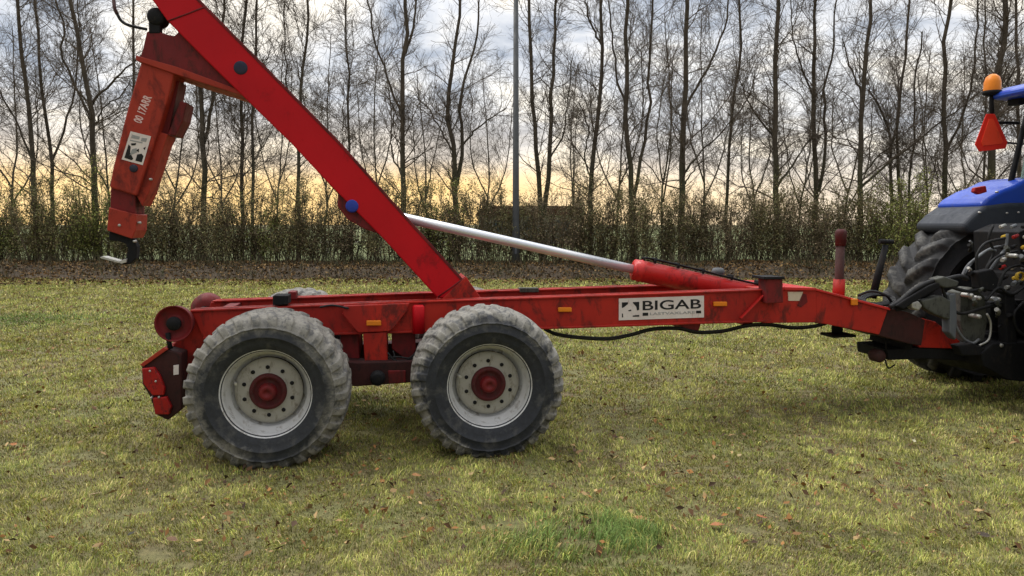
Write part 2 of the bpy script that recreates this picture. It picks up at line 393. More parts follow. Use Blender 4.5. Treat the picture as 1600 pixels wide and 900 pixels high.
pr /= pr.sum(1, keepdims=True); cs = pr.cumsum(1); idx = (rng.random(N)[:, None] > cs).sum(1).clip(0, 5)
colr = pal[idx] * (0.55 + .8 * rng.random((N, 1))) * (.5 + 1.0 * f3[:, None])
tuft = at_z(925, 850); dt = np.exp(-(((X - tuft.x) / .36) ** 2 + ((Y - tuft.y) / .30) ** 2)) * (.25 + 1.1 * f2)
tuft2 = at_z(20, 500); dt2 = np.exp(-(((X - tuft2.x) / 1.2) ** 2 + ((Y - tuft2.y) / .9) ** 2)) * .8
gm = np.clip(dt * 1.35 + dt2 * 1.1, 0, .85) > rng.random(N)
colr[gm] = np.array([.19, .29, .07]) * (.45 + .8 * rng.random((gm.sum(), 1)))
mud = at_z(800, 822); dm = np.exp(-(((X - mud.x) / .16) ** 2 + ((Y - mud.y) / .12) ** 2))
h = (.012 + .021 * rng.random(N)) * (.35 + .6 * f2 + .7 * f3) * (1 + .055 * np.clip(Y - 4, 0, 20)) * (1 + dt * 3.6)
w = (.0022 + .0024 * rng.random(N)) * np.maximum(1, Y / 4.0)
keep = (rng.random(N) > dm * 1.1) & (f2 * .6 + f3 * .5 + .35 * rng.random(N) > .36)
X, Y, h, w, colr = X[keep], Y[keep], h[keep], w[keep], colr[keep]
z0 = gz(X, Y)
v, f, c = blades(X, Y, h, w, colr, z0)
o = npmesh('grass', v, f, 'grass_blade', colr=c); tag(o, 'short patchy yellow green lawn grass under the trailer', 'grass', kind='stuff')

# ------------------------------------------------------------------ leaves
def leaf_cloud(P, size, nrm_up, colr):
    """bent quads (two triangles folded) at points P"""
    n = len(P); a = rng.normal(size=(n, 3)); up = np.tile([0, 0, 1.], (n, 1)) * nrm_up + rng.normal(size=(n, 3)) * (1 - nrm_up * .75)
    up /= np.linalg.norm(up, axis=1, keepdims=True); a -= (a * up).sum(1, keepdims=True) * up; a /= np.linalg.norm(a, axis=1, keepdims=True)
    b = np.cross(up, a); s = size[:, None]
    fold = (rng.random((n, 1)) - .3) * .6
    v = np.stack([P - a * s, P - a * s * .1 + b * s * .55 + up * s * fold, P + a * s, P + a * s * .05 - b * s * .5 + up * s * fold], 1).reshape(-1, 3)
    b0 = np.arange(n)[:, None] * 4; f = np.concatenate([b0 + [0, 1, 2], b0 + [0, 2, 3]], 0)
    return v, f, np.repeat(colr[:, None, :], 4, 1).reshape(-1, 3)
N = 28000
Y = np.concatenate([np.exp(rng.uniform(np.log(3.6), np.log(19), 20500)), rng.uniform(11, 22.3, 7500)]); X = rng.uniform(-1, 1, N) * (Y * .74 + 1.5)
kp = fbm(X, Y, 1.9, 21) > rng.random(N) * .42 + .27; X, Y = X[kp], Y[kp]; N = len(X)
P = np.stack([X, Y, gz(X, Y) + .016 + .026 * rng.random(N)], 1)
lp = np.array([[.26, .125, .040], [.12, .062, .027], [.36, .24, .11], [.07, .042, .025], [.18, .095, .036]])
v1, f1_, c1 = leaf_cloud(P, .008 + .028 * rng.random(N) ** 4.5 * np.where(Y > 9, 1.4, 1), .7, lp[rng.integers(0, 5, N)] * (.6 + .7 * rng.random((N, 1))))
N2 = 42000
Y = 19.6 + 8.4 * rng.random(N2) ** .62; X = rng.uniform(-23, 23, N2)
P = np.stack([X, Y, np.maximum(bank_z(X, Y) * (Y > 21), 0) + .02 + .05 * rng.random(N2)], 1)
lp2 = np.array([[.16, .088, .030], [.09, .056, .024], [.22, .14, .055], [.045, .033, .016], [.17, .10, .034]])
v2, f2_, c2 = leaf_cloud(P, .03 + .04 * rng.random(N2), .6, lp2[rng.integers(0, 5, N2)] * (.5 + .8 * rng.random((N2, 1))))
o = npmesh('leaf_litter', np.concatenate([v1, v2]), np.concatenate([f1_, f2_ + len(v1)]), 'leaf_dead', colr=np.concatenate([c1, c2]))
tag(o, 'brown leaf litter banked along the foot of the hedge and strewn over the lawn', 'leaf litter', kind='stuff')
# tall dead stalks and weeds on the bank
N3 = 42000
X = rng.uniform(-23, 23, N3); Y = rng.uniform(21.8, 27.6, N3)
kp = fbm(X, Y, 1.2, 31) > .36 + .3 * rng.random(N3) - .04 * (Y - 24); X, Y = X[kp], Y[kp]; n = len(X)
wp = np.array([[.10, .085, .045], [.15, .125, .07], [.06, .07, .025], [.05, .035, .022]])
v, f, c = blades(X, Y, .10 + .5 * rng.random(n) ** 2.2 * np.clip((Y - 21) / 4, .3, 1), np.full(n, .014), wp[rng.integers(0, 4, n)] * (.6 + .7 * rng.random((n, 1))), bank_z(X, Y), .5)
o = npmesh('weeds', v, f, 'grass_blade', colr=c); tag(o, 'withered stalks and weeds on the brown bank under the hedge', 'weeds', kind='stuff')

# single leaves large enough to point at
def leaf_mesh(seed):
    r_ = random.Random(seed); pts = []
    for k in range(26):
        a = 2 * math.pi * k / 26; lob = 1 - .32 * (k % 2) * (.6 + .6 * r_.random()); pts.append((math.cos(a) * lob * .8, math.sin(a) * lob * .5 * (1 + .2 * math.cos(a))))
    vs = [(0, 0, 0)] + [(x, y, .35 * (abs(y) ** 1.3) + .2 * x * x * r_.uniform(.3, 1.2)) for x, y in pts]
    vs.append((-1.25, .03, .1)); vs.append((-1.25, -.02, .1))
    return vs, [(0, 1 + k, 1 + (k + 1) % 26) for k in range(26)] + [(13, 27, 28)]
LV = [(150, 780, .05, (.40, .27, .19), 'pale pinkish curled leaf on the lawn, lower left'),
      (22, 702, .045, (.42, .15, .05), 'bright orange leaf near the left edge of the lawn'),
      (84, 646, .035, (.34, .19, .10), 'small tan leaf left of the rear wheel'),
      (205, 845, .035, (.02, .018, .016), 'small black shrivelled leaf on the lawn left of the rear wheel'),
      (270, 852, .045, (.17, .08, .05), 'dark brown leaf on the lawn in front of the rear tyre'),
      (378, 795, .035, (.10, .05, .03), 'dark leaf lying just below the rear tyre'),
      (686, 790, .05, (.36, .13, .045), 'rust coloured leaf in front of the front tyre'),
      (651, 750, .045, (.38, .17, .08), 'round orange tan leaf just under the gap between the tyres'),
      (736, 750, .04, (.42, .28, .16), 'pale straw leaf in front of the front tyre'),
      (905, 712, .045, (.27, .14, .07), 'brown leaf right of the front tyre'),
      (1000, 818, .055, (.45, .17, .09), 'flat orange leaf right of the green grass tuft'),
      (1120, 828, .065, (.36, .13, .06), 'largest curled orange brown leaf on the lawn at lower right'),
      (1190, 815, .045, (.36, .12, .05), 'reddish leaf right of the largest curled leaf'),
      (1265, 733, .04, (.17, .05, .025), 'dark red leaf on the lawn below the drawbar'),
      (1428, 693, .03, (.55, .48, .42), 'tiny whitish leaf on the lawn below the tractor'),
      (1535, 845, .045, (.05, .03, .02), 'blackish leaf near the lower right corner'),
      (1155, 718, .035, (.42, .30, .19), 'pale cream leaf in the middle of the right lawn'),
      (15, 552, .06, (.20, .09, .05), 'brown leaf by the left edge, beyond the trailer tail')]
for i, (px, py, s, c, lab) in enumerate(LV):
    vs, fs = leaf_mesh(i); p = at_z(px, py)
    m, t, b = mat('leaf_tint'); n_ = noise(t, 3, 4)
    t.links.new(ramp(t, n_, [(.3, (c[0] * .5, c[1] * .55, c[2] * .4)), (.6, (c[0] * .85, c[1] * .92, c[2] * .7))]), b.inputs['Base Color']); b.inputs['Roughness'].default_value = .75
    q = MB(); q.add(vs, fs)
    MATS['leaf_tint'] = m
    o = q.build('fallen_leaf', 'leaf_tint'); o.scale = (s, s, s); o.location = (p.x, p.y, gz(np.array(p.x), np.array(p.y)) + .028 + .004)
    o.rotation_euler = (random.Random(i).uniform(-.3, .3), random.Random(i + 9).uniform(-.3, .3), random.Random(i + 5).uniform(0, 6.28))
    tag(o, lab, 'leaf', 'single fallen leaves on the lawn')

# ================================================================== TREES
def batch_tubes(P, Rr, sides):
    """P (N,K,3), Rr (N,K) -> verts, quads"""
    N_, K, _ = P.shape
    T = np.gradient(P, axis=1); T /= np.linalg.norm(T, axis=2, keepdims=True) + 1e-9
    D = P[:, -1] - P[:, 0]; D /= np.linalg.norm(D, axis=1, keepdims=True) + 1e-9
    ref = np.where(np.abs(D[:, 2:3]) > .8, np.array([[1., 0, 0]]), np.array([[0, 0, 1.]]))[:, None, :]
    A = ref - (T * ref).sum(2, keepdims=True) * T; A /= np.linalg.norm(A, axis=2, keepdims=True) + 1e-9
    B = np.cross(T, A)
    th = np.arange(sides) * 2 * np.pi / sides
    V = P[:, :, None, :] + (A[:, :, None, :] * np.cos(th)[None, None, :, None] + B[:, :, None, :] * np.sin(th)[None, None, :, None]) * Rr[:, :, None, None]
    base = (np.arange(N_) * K * sides)[:, None, None]; k = np.arange(K - 1)[None, :, None] * sides; j = np.arange(sides)[None, None, :]; j2 = (j + 1) % sides
    Fq = np.stack([base + k + j, base + k + j2, base + k + sides + j2, base + k + sides + j], -1).reshape(-1, 4)
    return V.reshape(-1, 3), Fq
def resample(pts, K):
    P = np.array([list(p) for p in smooth_path(pts, 8)]); s = np.concatenate([[0], np.cumsum(np.linalg.norm(np.diff(P, axis=0), axis=1))])
    q = np.linspace(0, s[-1], K); return np.stack([np.interp(q, s, P[:, i]) for i in range(3)], 1), s[-1]
def spawn(rg, P, Rr, Ln, n, tmin, tmax, ang, lf, rf, K, rmin, upw, jit=.12, wts=None):
    """n children off parents P"""
    w_ = Ln / Ln.sum() if wts is None else wts / wts.sum(); pi = rg.choice(len(P), n, p=w_)
    t_ = rg.uniform(tmin, tmax, n); Kp = P.shape[1]; ft = t_ * (Kp - 1); i0 = np.minimum(ft.astype(int), Kp - 2); fr = (ft - i0)[:, None]
    pos = P[pi, i0] * (1 - fr) + P[pi, i0 + 1] * fr; pr_ = Rr[pi, i0] * (1 - fr[:, 0]) + Rr[pi, i0 + 1] * fr[:, 0]
    d = P[pi, i0 + 1] - P[pi, i0]; d /= np.linalg.norm(d, axis=1, keepdims=True) + 1e-9
    q = rg.normal(size=(n, 3)); q -= (q * d).sum(1, keepdims=True) * d; q /= np.linalg.norm(q, axis=1, keepdims=True)
    a = R(ang) * rg.uniform(.6, 1.35, n)[:, None]
    c = d * np.cos(a) + q * np.sin(a)
    ln = (lf[0] + (lf[1] - lf[0]) * rg.random(n)) * (1 - .55 * t_)
    pts = [pos]; cur = pos; dd = c
    for k in range(K - 1):
        dd = dd + np.array([0, 0, upw]) + rg.normal(size=(n, 3)) * jit; dd /= np.linalg.norm(dd, axis=1, keepdims=True)
        cur = cur + dd * (ln / (K - 1))[:, None]; pts.append(cur)
    Pn = np.stack(pts, 1); r0 = np.maximum(pr_ * rf, rmin)
    Rn = r0[:, None] * np.linspace(1, .3, K)[None] ; Rn = np.maximum(Rn, rmin * .7)
    return Pn, Rn, ln
def make_tree(base, stems3, seed, label, group, n1=38, n2=260, n3=1500, hgt0=.2, rmin=.0046, l1=(1.3, 4.4)):
    rg = np.random.default_rng(seed)
    root = empty('bare_tree', base); tag(root, label, 'tree', group)
    b = np.array(base); SP, SR, SL = [], [], []
    for pts, r0, r1 in stems3:
        P_, ln = resample([tuple(np.array(p) - b) for p in pts], 14); P_[1:, :2] += rg.normal(size=(13, 2)) * .028
        SP.append(P_); SR.append(r0 + (r1 - r0) * np.linspace(0, 1, 14) ** .8); SL.append(ln)
    SP, SR, SL = np.array(SP), np.array(SR), np.array(SL)
    SR[0, 0] *= 1.35
    v, f = batch_tubes(SP, SR, 8); npmesh('trunk', v, f, 'bark', root, smooth=True)
    P1, R1, L1 = spawn(rg, SP, SR, SL, n1, hgt0, .98, 50, l1, .27, 7, .012, .085, .2)
    P2, R2, L2 = spawn(rg, np.concatenate([P1]), R1, L1, n2, .15, .98, 40, (.5, 1.7), .45, 5, .0058, .04, .22)
    P2b, R2b, L2b = spawn(rg, SP, SR, SL, n2 // 3, hgt0, 1, 48, (.5, 1.6), .12, 5, .0065, .07, .16)
    PA = np.concatenate([P2, P2b]); RA = np.concatenate([R2, R2b]); LA = np.concatenate([L2, L2b])
    P3, R3, L3 = spawn(rg, PA, RA, LA, n3, .1, 1, 38, (.22, .8), .5, 4, rmin, .03, .2)
    vs = []; fs = []; off = 0
    for P_, R_, sd_ in ((P1, R1, 5), (PA, RA, 4), (P3, R3, 3)):
        v, f = batch_tubes(P_, R_, sd_); vs.append(v); fs.append(f + off); off += len(v)
    npmesh('crown', np.concatenate(vs), np.concatenate(fs), 'twig', root)
    return root
TR = [
 (28.0, 'leaning bare tree nearest the left edge, its dark trunk tilting left at the top', [([(58, 417), (50, 250), (38, 120), (28, 0), (22, -140)], 12, 5), ([(52, 260), (30, 200), (-5, 130), (-30, 60)], 5, 2)]),
 (29.5, 'slim forked bare tree standing second from the left edge of the photo', [([(82, 417), (80, 270), (68, 150), (55, 0), (48, -120)], 9, 4), ([(82, 250), (98, 205), (116, 150), (122, 40), (126, -60)], 5, 2)]),
 (27.5, 'thick bare tree left of the hook arm with a long limb reaching toward it', [([(151, 417), (147, 280), (142, 165), (130, 110), (122, 50), (108, 0), (95, -120)], 15, 6), ([(143, 165), (158, 145), (185, 118), (215, 92), (250, 60)], 6, 2), ([(143, 185), (120, 135), (104, 105), (92, 80), (102, 50), (88, 0), (84, -70)], 6, 3), ([(145, 205), (165, 165), (190, 150), (205, 125)], 4, 2)]),
 (31.0, 'thin straight bare tree behind the top of the hook arm', [([(212, 417), (210, 200), (208, 0), (210, -120)], 7, 4)]),
 (28.0, 'forked bare tree framed between the hook arm and the red boom', [([(318, 417), (318, 260), (314, 170), (312, 100), (300, 0), (290, -100)], 15, 5), ([(318, 225), (330, 170), (336, 100), (350, 20), (355, -80)], 8, 4)]),
 (29.0, 'slender bare tree just under the dark pin of the boom, left of its twin', [([(378, 417), (377, 200), (376, 100), (388, 0), (392, -120)], 9, 5)]),
 (28.5, 'slender mossy bare tree right of its twin under the boom', [([(393, 417), (396, 180), (399, 100), (402, 0), (404, -100)], 8, 4)]),
 (29.0, 'twiggy bare tree rising behind the middle of the boom', [([(467, 417), (467, 250), (470, 150), (480, 50), (478, -100)], 9, 4), ([(467, 220), (450, 150), (445, 60), (440, -40)], 4, 2)]),
 (31.0, 'faint fine twigged tree right of the boom, before the tall straight trunk', [([(548, 417), (545, 250), (543, 100), (540, -80)], 7, 3)]),
 (27.5, 'tall straight dark tree whose trunk meets the chrome rod end', [([(631, 417), (629, 200), (630, 100), (636, 60), (632, 0), (640, -120)], 13, 6), ([(628, 182), (612, 140), (598, 100), (580, 40), (572, -30)], 5, 3), ([(630, 272), (614, 245), (612, 200), (617, 175)], 4, 2), ([(633, 85), (645, 45), (652, 0), (655, -60)], 6, 3)]),
 (28.0, 'many forked bare tree left of the lamp post, one limb reaching for it', [([(714, 417), (712, 300), (706, 220), (698, 165), (710, 90), (720, 0), (722, -100)], 14, 4), ([(713, 290), (722, 225), (719, 150), (733, 100), (745, 60), (750, -20)], 9, 3), ([(722, 228), (735, 210), (760, 190), (792, 168)], 5, 2), ([(706, 235), (690, 205), (665, 165), (650, 150)], 4, 2)]),
 (28.5, 'twin stemmed bare tree directly right of the grey lamp post', [([(850, 417), (845, 330), (838, 230), (832, 150), (830, 50), (825, -80)], 12, 5), ([(850, 340), (858, 250), (861, 170), (865, 90), (870, 0), (872, -80)], 11, 4), ([(858, 250), (880, 210), (888, 150), (895, 90)], 4, 2)]),
 (28.0, 'wavy trunked bare tree above the open end of the red cylinder', [([(924, 417), (924, 300), (932, 200), (940, 130), (943, 60), (938, 0), (930, -90)], 12, 5), ([(926, 290), (914, 250), (918, 200), (905, 160)], 4, 2), ([(940, 70), (920, 30), (912, -20)], 5, 3)]),
 (27.5, 'dense dark tree of three close stems above the red cylinder', [([(990, 417), (985, 300), (980, 200), (979, 100), (980, 0), (982, -120)], 13, 6), ([(990, 310), (1002, 240), (1013, 180), (1014, 110), (1020, 0), (1024, -90)], 8, 3), ([(980, 165), (965, 125), (958, 70), (950, 0)], 5, 3)]),
 (28.0, 'stout straight tree with greenish foot above the black lettered plate', [([(1067, 417), (1065, 300), (1068, 200), (1072, 100), (1073, 0), (1075, -120)], 15, 7), ([(1070, 270), (1095, 235), (1120, 215), (1145, 185)], 5, 2), ([(1072, 168), (1092, 130), (1115, 90), (1135, 20), (1140, -40)], 6, 3), ([(1068, 290), (1085, 265), (1105, 245)], 4, 2)]),
 (29.5, 'slim curving bare tree between two stout ones above the cylinder foot', [([(1136, 417), (1135, 330), (1142, 200), (1152, 130), (1158, 70), (1155, 0), (1160, -90)], 8, 4), ([(1144, 190), (1165, 160), (1180, 120)], 3, 2)]),
 (28.0, 'stout bare tree above the upright bracket of the drawbar with low limbs both sides', [([(1213, 417), (1212, 250), (1210, 150), (1213, 50), (1215, 0), (1216, -120)], 14, 7), ([(1214, 292), (1235, 262), (1262, 222), (1275, 205)], 6, 2), ([(1210, 215), (1185, 185), (1165, 150), (1150, 110)], 5, 2)]),
 (28.5, 'bushy double stemmed tree left of the red topped jack', [([(1277, 417), (1275, 300), (1273, 200), (1272, 100), (1276, 0), (1274, -100)], 13, 5), ([(1279, 300), (1289, 230), (1287, 150), (1300, 90), (1305, 0)], 8, 3), ([(1273, 160), (1255, 110), (1240, 60), (1235, -10)], 5, 2)]),
 (27.5, 'bare tree right of the red topped jack with one very long limb rising right', [([(1343, 417), (1344, 290), (1346, 200), (1352, 100), (1362, 0), (1368, -90)], 13, 6), ([(1345, 292), (1385, 258), (1440, 215), (1490, 175), (1535, 140)], 6, 2), ([(1346, 278), (1375, 240), (1400, 225)], 4, 2), ([(1348, 150), (1330, 110), (1315, 60)], 5, 2)]),
 (29.0, 'slim bare tree above the black lever post, with a knotted top', [([(1392, 417), (1392, 290), (1391, 215), (1375, 170), (1360, 140)], 10, 4), ([(1391, 230), (1402, 180), (1405, 120)], 5, 3)]),
 (28.0, 'two thin stems close together left of the tractor mudguard', [([(1408, 417), (1405, 280), (1403, 180), (1416, 90), (1420, 30), (1425, -60)], 8, 4), ([(1418, 417), (1420, 300), (1428, 200), (1430, 120), (1440, 50)], 6, 3)]),
 (27.5, 'dark forked tree rising from behind the blue mudguard', [([(1475, 417), (1475, 260), (1476, 150), (1477, 60), (1485, 0), (1492, -100)], 12, 6), ([(1479, 235), (1500, 190), (1518, 130), (1527, 60), (1530, -20)], 6, 3)]),
 (27.0, 'thickest pale trunk standing behind the warning triangle', [([(1548, 417), (1550, 250), (1558, 150), (1566, 60), (1572, 0), (1576, -90)], 19, 8)]),
 (30.5, 'thin bare tree just left of the orange beacon', [([(1537, 417), (1538, 250), (1540, 100), (1538, 0)], 6, 3)]),
 (28.5, 'bare tree behind the tractor cab roof', [([(1596, 417), (1594, 250), (1590, 100), (1586, 0), (1585, -90)], 10, 4)]),
 (28.5, 'bare tree beyond the right edge, past the tractor cab', [([(1690, 417), (1688, 250), (1695, 100), (1700, -80)], 12, 5)]),
 (28.0, 'bare tree beyond the left edge of the lawn', [([(-60, 417), (-55, 250), (-62, 100), (-70, -80)], 12, 5)]),
]
for i, (Yd, lab, stems) in enumerate(TR):
    st = [([tuple(at_y(x, y, Yd + (.15 * j if j else 0))) for x, y in pts], w0 * .38 * Yd / F, w1 * .37 * Yd / F) for j, (pts, w0, w1) in enumerate(stems)]
    p = list(st[0][0][0]); st[0][0][0] = (p[0], p[1], -.1)
    make_tree((p[0], p[1], 0), st, 100 + i, lab, 'bare trees behind the hedge', n1=30 + 5 * len(stems), n2=340, n3=2900)
BT = [(15, 'one fine grey tree further back, near the left edge'), (178, 'grey tree further back, between the thick left tree and the hook arm'), (268, 'grey background tree glimpsed under the hook arm elbow'), (352, 'grey background tree between forked tree and twin stems under the boom'),
      (505, 'grey background tree between the boom and the faint fine one'), (588, 'grey background tree left of the tall straight dark trunk'), (672, 'grey background tree between the straight and the many forked tree'), (765, 'grey background tree just left of the lamp post'),
      (893, 'grey background tree between the twin stemmed and the wavy trunked tree'), (960, 'grey background tree behind the three close stems'), (1036, 'grey background tree left of the stout green footed tree'), (1104, 'grey background tree between stout tree and slim curving tree'),
      (1180, 'grey background tree left of the stout low limbed tree'), (1245, 'grey background tree between low limbed tree and bushy double tree'), (1318, 'grey background tree directly above the red topped jack'), (1450, 'grey background tree left of the tree behind the mudguard'), (1512, 'grey background tree left of the warning triangle'), (430, 'grey background tree hidden mostly by the middle of the boom')]
protos = []
for i, (px, lab) in enumerate(BT):
    Yd = 36 + (i * 37 % 9); p = at_y(px, 350, Yd)
    if i < 4:
        b = (p.x, Yd, 0); rg = random.Random(i); k = rg.uniform(-.3, .3)
        st = [([(p.x, Yd, -.1), (p.x + k, Yd, 3), (p.x + 2 * k, Yd + .3, 6), (p.x + 3 * k, Yd, 11)], .065, .02), ([(p.x + k, Yd, 2.6), (p.x + k + 1, Yd + .4, 5), (p.x + 1.4, Yd + .4, 9)], .045, .015), ([(p.x + k, Yd, 3.4), (p.x + k - .9, Yd - .4, 6), (p.x - 1.2, Yd, 9.5)], .045, .02)]
        protos.append(make_tree(b, st, 500 + i, lab, 'thin grey trees further back', n1=44, n2=420, n3=2400, rmin=.006))
    else:
        o = copy_tree(protos[i % 4]); o.location = (p.x, Yd, 0); o.rotation_euler.z = i * 1.7; o.scale = (1, 1, .9 + .04 * (i % 6)); o['label'] = lab

# ------------------------------------------------------------------ hedge shrubs
def make_shrub(seed, H_, W_, nl, cols, lsize=.031):
    rg = np.random.default_rng(seed)
    n0 = 22; a = rg.random(n0) * 6.28; r_ = rg.random(n0) ** .6 * .35 * W_
    b0 = np.stack([np.cos(a) * r_, np.sin(a) * r_, np.full(n0, -.05)], 1)
    top = b0 * [2.1, 2.1, 0] + np.stack([rg.normal(size=n0) * .12, rg.normal(size=n0) * .12, H_ * rg.uniform(.6, 1.08, n0)], 1)
    tt = np.linspace(0, 1, 7)[None, :, None]; P_ = b0[:, None] * (1 - tt) + top[:, None] * tt; P_[:, 1:6] += rg.normal(size=(n0, 5, 3)) * .05
    R_ = .022 * (1 - .7 * tt[..., 0]) * rg.uniform(.6, 1.2, (n0, 1)); Ln = np.linalg.norm(top - b0, axis=1)
    P2, R2, L2 = spawn(rg, P_, R_, Ln, 230, .12, 1, 36, (.35, 1.1), .6, 5, .007, .10, .16)
    P3, R3, L3 = spawn(rg, P2, R2, L2, 900, .1, 1, 36, (.15, .5), .6, 3, .005, .05, .2)
    vs = []; fs = []; off = 0
    for q, w_, s_ in ((P_, R_, 5), (P2, R2, 4), (P3, R3, 3)):
        v, f = batch_tubes(q, w_, s_); vs.append(v); fs.append(f + off); off += len(v)
    ends = np.concatenate([P3.reshape(-1, 3), P2[:, 2:].reshape(-1, 3)]); k = rg.integers(0, len(ends), nl)
    LP = ends[k] + rg.normal(size=(nl, 3)) * .07; q_ = rg.random(nl) < .22; LP[q_, 2] *= rg.uniform(.25, .7, q_.sum()); LP = LP[LP[:, 2] > .25]; nl = len(LP)
    cc = np.array(cols)[rg.integers(0, len(cols), nl)] * (1.25 + .8 * rg.random((nl, 1)))
    lv = leaf_cloud(LP, lsize * (.6 + .8 * rg.random(nl)), .35, cc)
    return np.concatenate(vs), np.concatenate(fs), lv
OLIVE = [(.11, .11, .045), (.085, .082, .036), (.15, .13, .06), (.12, .088, .045)]
GREEN = [(.15, .18, .045), (.11, .13, .04), (.20, .21, .055), (.13, .11, .045)]
BROWN = [(.13, .095, .055), (.10, .078, .045), (.09, .09, .042), (.16, .12, .07)]
KINDS = []
for k, (H_, W_, nl, cols) in enumerate([(2.75, 1.9, 9500, OLIVE), (3.0, 1.9, 10000, GREEN), (2.7, 1.8, 9000, BROWN), (2.6, 2.0, 9500, OLIVE), (2.9, 1.8, 9000, BROWN)]):
    KINDS.append(make_shrub(900 + k, H_, W_, [int(nl * .75), nl, int(nl * .7), nl, int(nl * .6)][k], cols))
SH = [(-75, 1, 'green hedge shrub outside the left edge'), (-30, 0, 'olive hedge shrub cut by the left edge'), (18, 1, 'bright green hedge shrub at the very left, before the leaning tree'), (66, 0, 'olive hedge shrub between the leaning tree and the slim forked tree'),
      (108, 1, 'green hedge shrub right of the slim forked tree'), (160, 1, 'tallest yellow green hedge shrub at the foot of the thick left tree, behind the hook'), (206, 0, 'olive hedge shrub directly behind the hook'), (250, 3, 'olive hedge shrub just right of the hook'),
      (293, 2, 'brownish hedge shrub left of the forked tree trunk under the boom'), (338, 3, 'olive hedge shrub right of the forked tree trunk under the boom'), (385, 4, 'brownish hedge shrub around the twin slender trunks'), (425, 1, 'green yellow hedge shrub right of the twin slender trunks'),
      (470, 0, 'olive hedge shrub under the blue pin side of the boom, left of it'), (515, 2, 'brownish hedge shrub below the blue boom pin'), (560, 4, 'brown hedge shrub hidden half by the boom, right of the blue pin'), (607, 3, 'olive hedge shrub behind the lower boom edge'), (650, 2, 'brownish hedge shrub behind the start of the chrome rod'),
      (690, 1, 'green leaved hedge shrub at the many forked tree'), (735, 4, 'brown hedge shrub left of the lamp post foot'), (780, 3, 'olive hedge shrub at the lamp post'), (826, 0, 'dark olive hedge shrub right of the lamp post'), (872, 2, 'brown hedge shrub at the twin stemmed tree'),
      (915, 0, 'olive hedge shrub above the chrome rod end'), (960, 4, 'brown hedge shrub behind the open end of the red cylinder'), (1003, 3, 'olive hedge shrub above the red cylinder collar'), (1050, 0, 'olive hedge shrub left of the stout green footed tree'), (1092, 2, 'reddish brown hedge shrub right of the stout green footed tree'),
      (1137, 4, 'brown hedge shrub at the slim curving tree'), (1180, 3, 'olive hedge shrub above the cylinder foot'), (1225, 0, 'olive hedge shrub above the upright bracket'), (1268, 2, 'brown hedge shrub left of the red topped jack'), (1312, 3, 'olive hedge shrub behind the red topped jack'),
      (1360, 0, 'olive hedge shrub left of the black lever post'), (1403, 1, 'green hedge shrub between the lever post and the tractor tyre'), (1447, 1, 'tall yellowish hedge shrub over the grey mudguard lip'), (1495, 0, 'olive hedge shrub behind the blue mudguard'), (1545, 3, 'olive hedge shrub behind the tractor linkage'),
      (1600, 2, 'brown hedge shrub behind the tractor cab'), (1655, 0, 'olive hedge shrub outside the right edge')]
first = {}
for i, (px, k, lab) in enumerate(SH):
    Yd = 26.1 + .5 * ((i * 7) % 3); p = at_y(px, 350, Yd)
    zb = float(bank_z(np.array([p.x]), np.array([Yd]))[0]) - .03
    if k not in first:
        v, f, (lv, lf, lc) = KINDS[k]
        root = empty('hedge_shrub'); npmesh('stems', v, f, 'shrub_stem', root); npmesh('foliage', lv, lf, 'leaf_dead', root, colr=lc); first[k] = root
    else: root = copy_tree(first[k])
    root.location = (p.x, Yd, zb); root.rotation_euler.z = i * 2.3
    s = [.93, 1.06, .80, 1.0, .86, .98, .76][i % 7] * (1.12 if px == 160 else 1.06 if px in (1447, 108) else 1)
    root.scale = (1, 1, s)
    tag(root, lab, 'shrub', 'shrubs of the hedge')

# ------------------------------------------------------------------ lamp post, far building, white rail
p = at_y(806, 420, 25.6)
lp_ = empty('lamp_post', (p.x, 25.6, .1)); tag(lp_, 'tall grey galvanised lamp post standing in the hedge right of the boom', 'lamp post')
MB().tube([(0, 0, -.2), (0, 0, 1.4), (0, 0, 1.5), (0, 0, 10.2)], [.135, .135, .115, .075], 20).build('pole', 'galvanised', lp_)
q = MB(); q.box((-.16, -.75, 10.15), (.16, .12, 10.27)); q.build('lantern', 'galvanised', lp_, .03)
MB().box((-.035, -.165, .55), (.035, -.155, .95)).build('access_door', 'grey_plastic', lp_, .004)
fb = empty('farm_building', (0, 62, 0)); tag(fb, 'low distant building with a flat brown roof beyond the hedge', 'building')
a0 = at_y(742, 330, 62).x; a1 = at_y(918, 330, 62).x
MB().box((a0 + .3, 0, 0), (a1 - .3, 7, 2.5)).build('wall', 'pale_render', fb)
MB().prism([(a0, 2.4), (a1, 2.4), (a1 - .8, 3.15), (a0 + .8, 3.15)], -.4, 7.4).build('roof', 'roof_tile', fb)
for k in range(3):
    u = a0 + 1.6 + k * 2.6
    MB().box((u, -.05, 1.0), (u + 1, .02, 2.0)).build('window', 'clear_glass', fb)
rf = empty('rail_fence', (0, 42, 0)); tag(rf, 'low white rail glimpsed through the foot of the hedge', 'fence')
MB().box((-26, 0, .62), (26, .05, .69)).build('rail', 'white_film', rf)
for k in range(18):
    MB().box((-25.5 + 3 * k, .052, 0), (-25.4 + 3 * k, .12, .72)).build('post', 'white_film', rf)

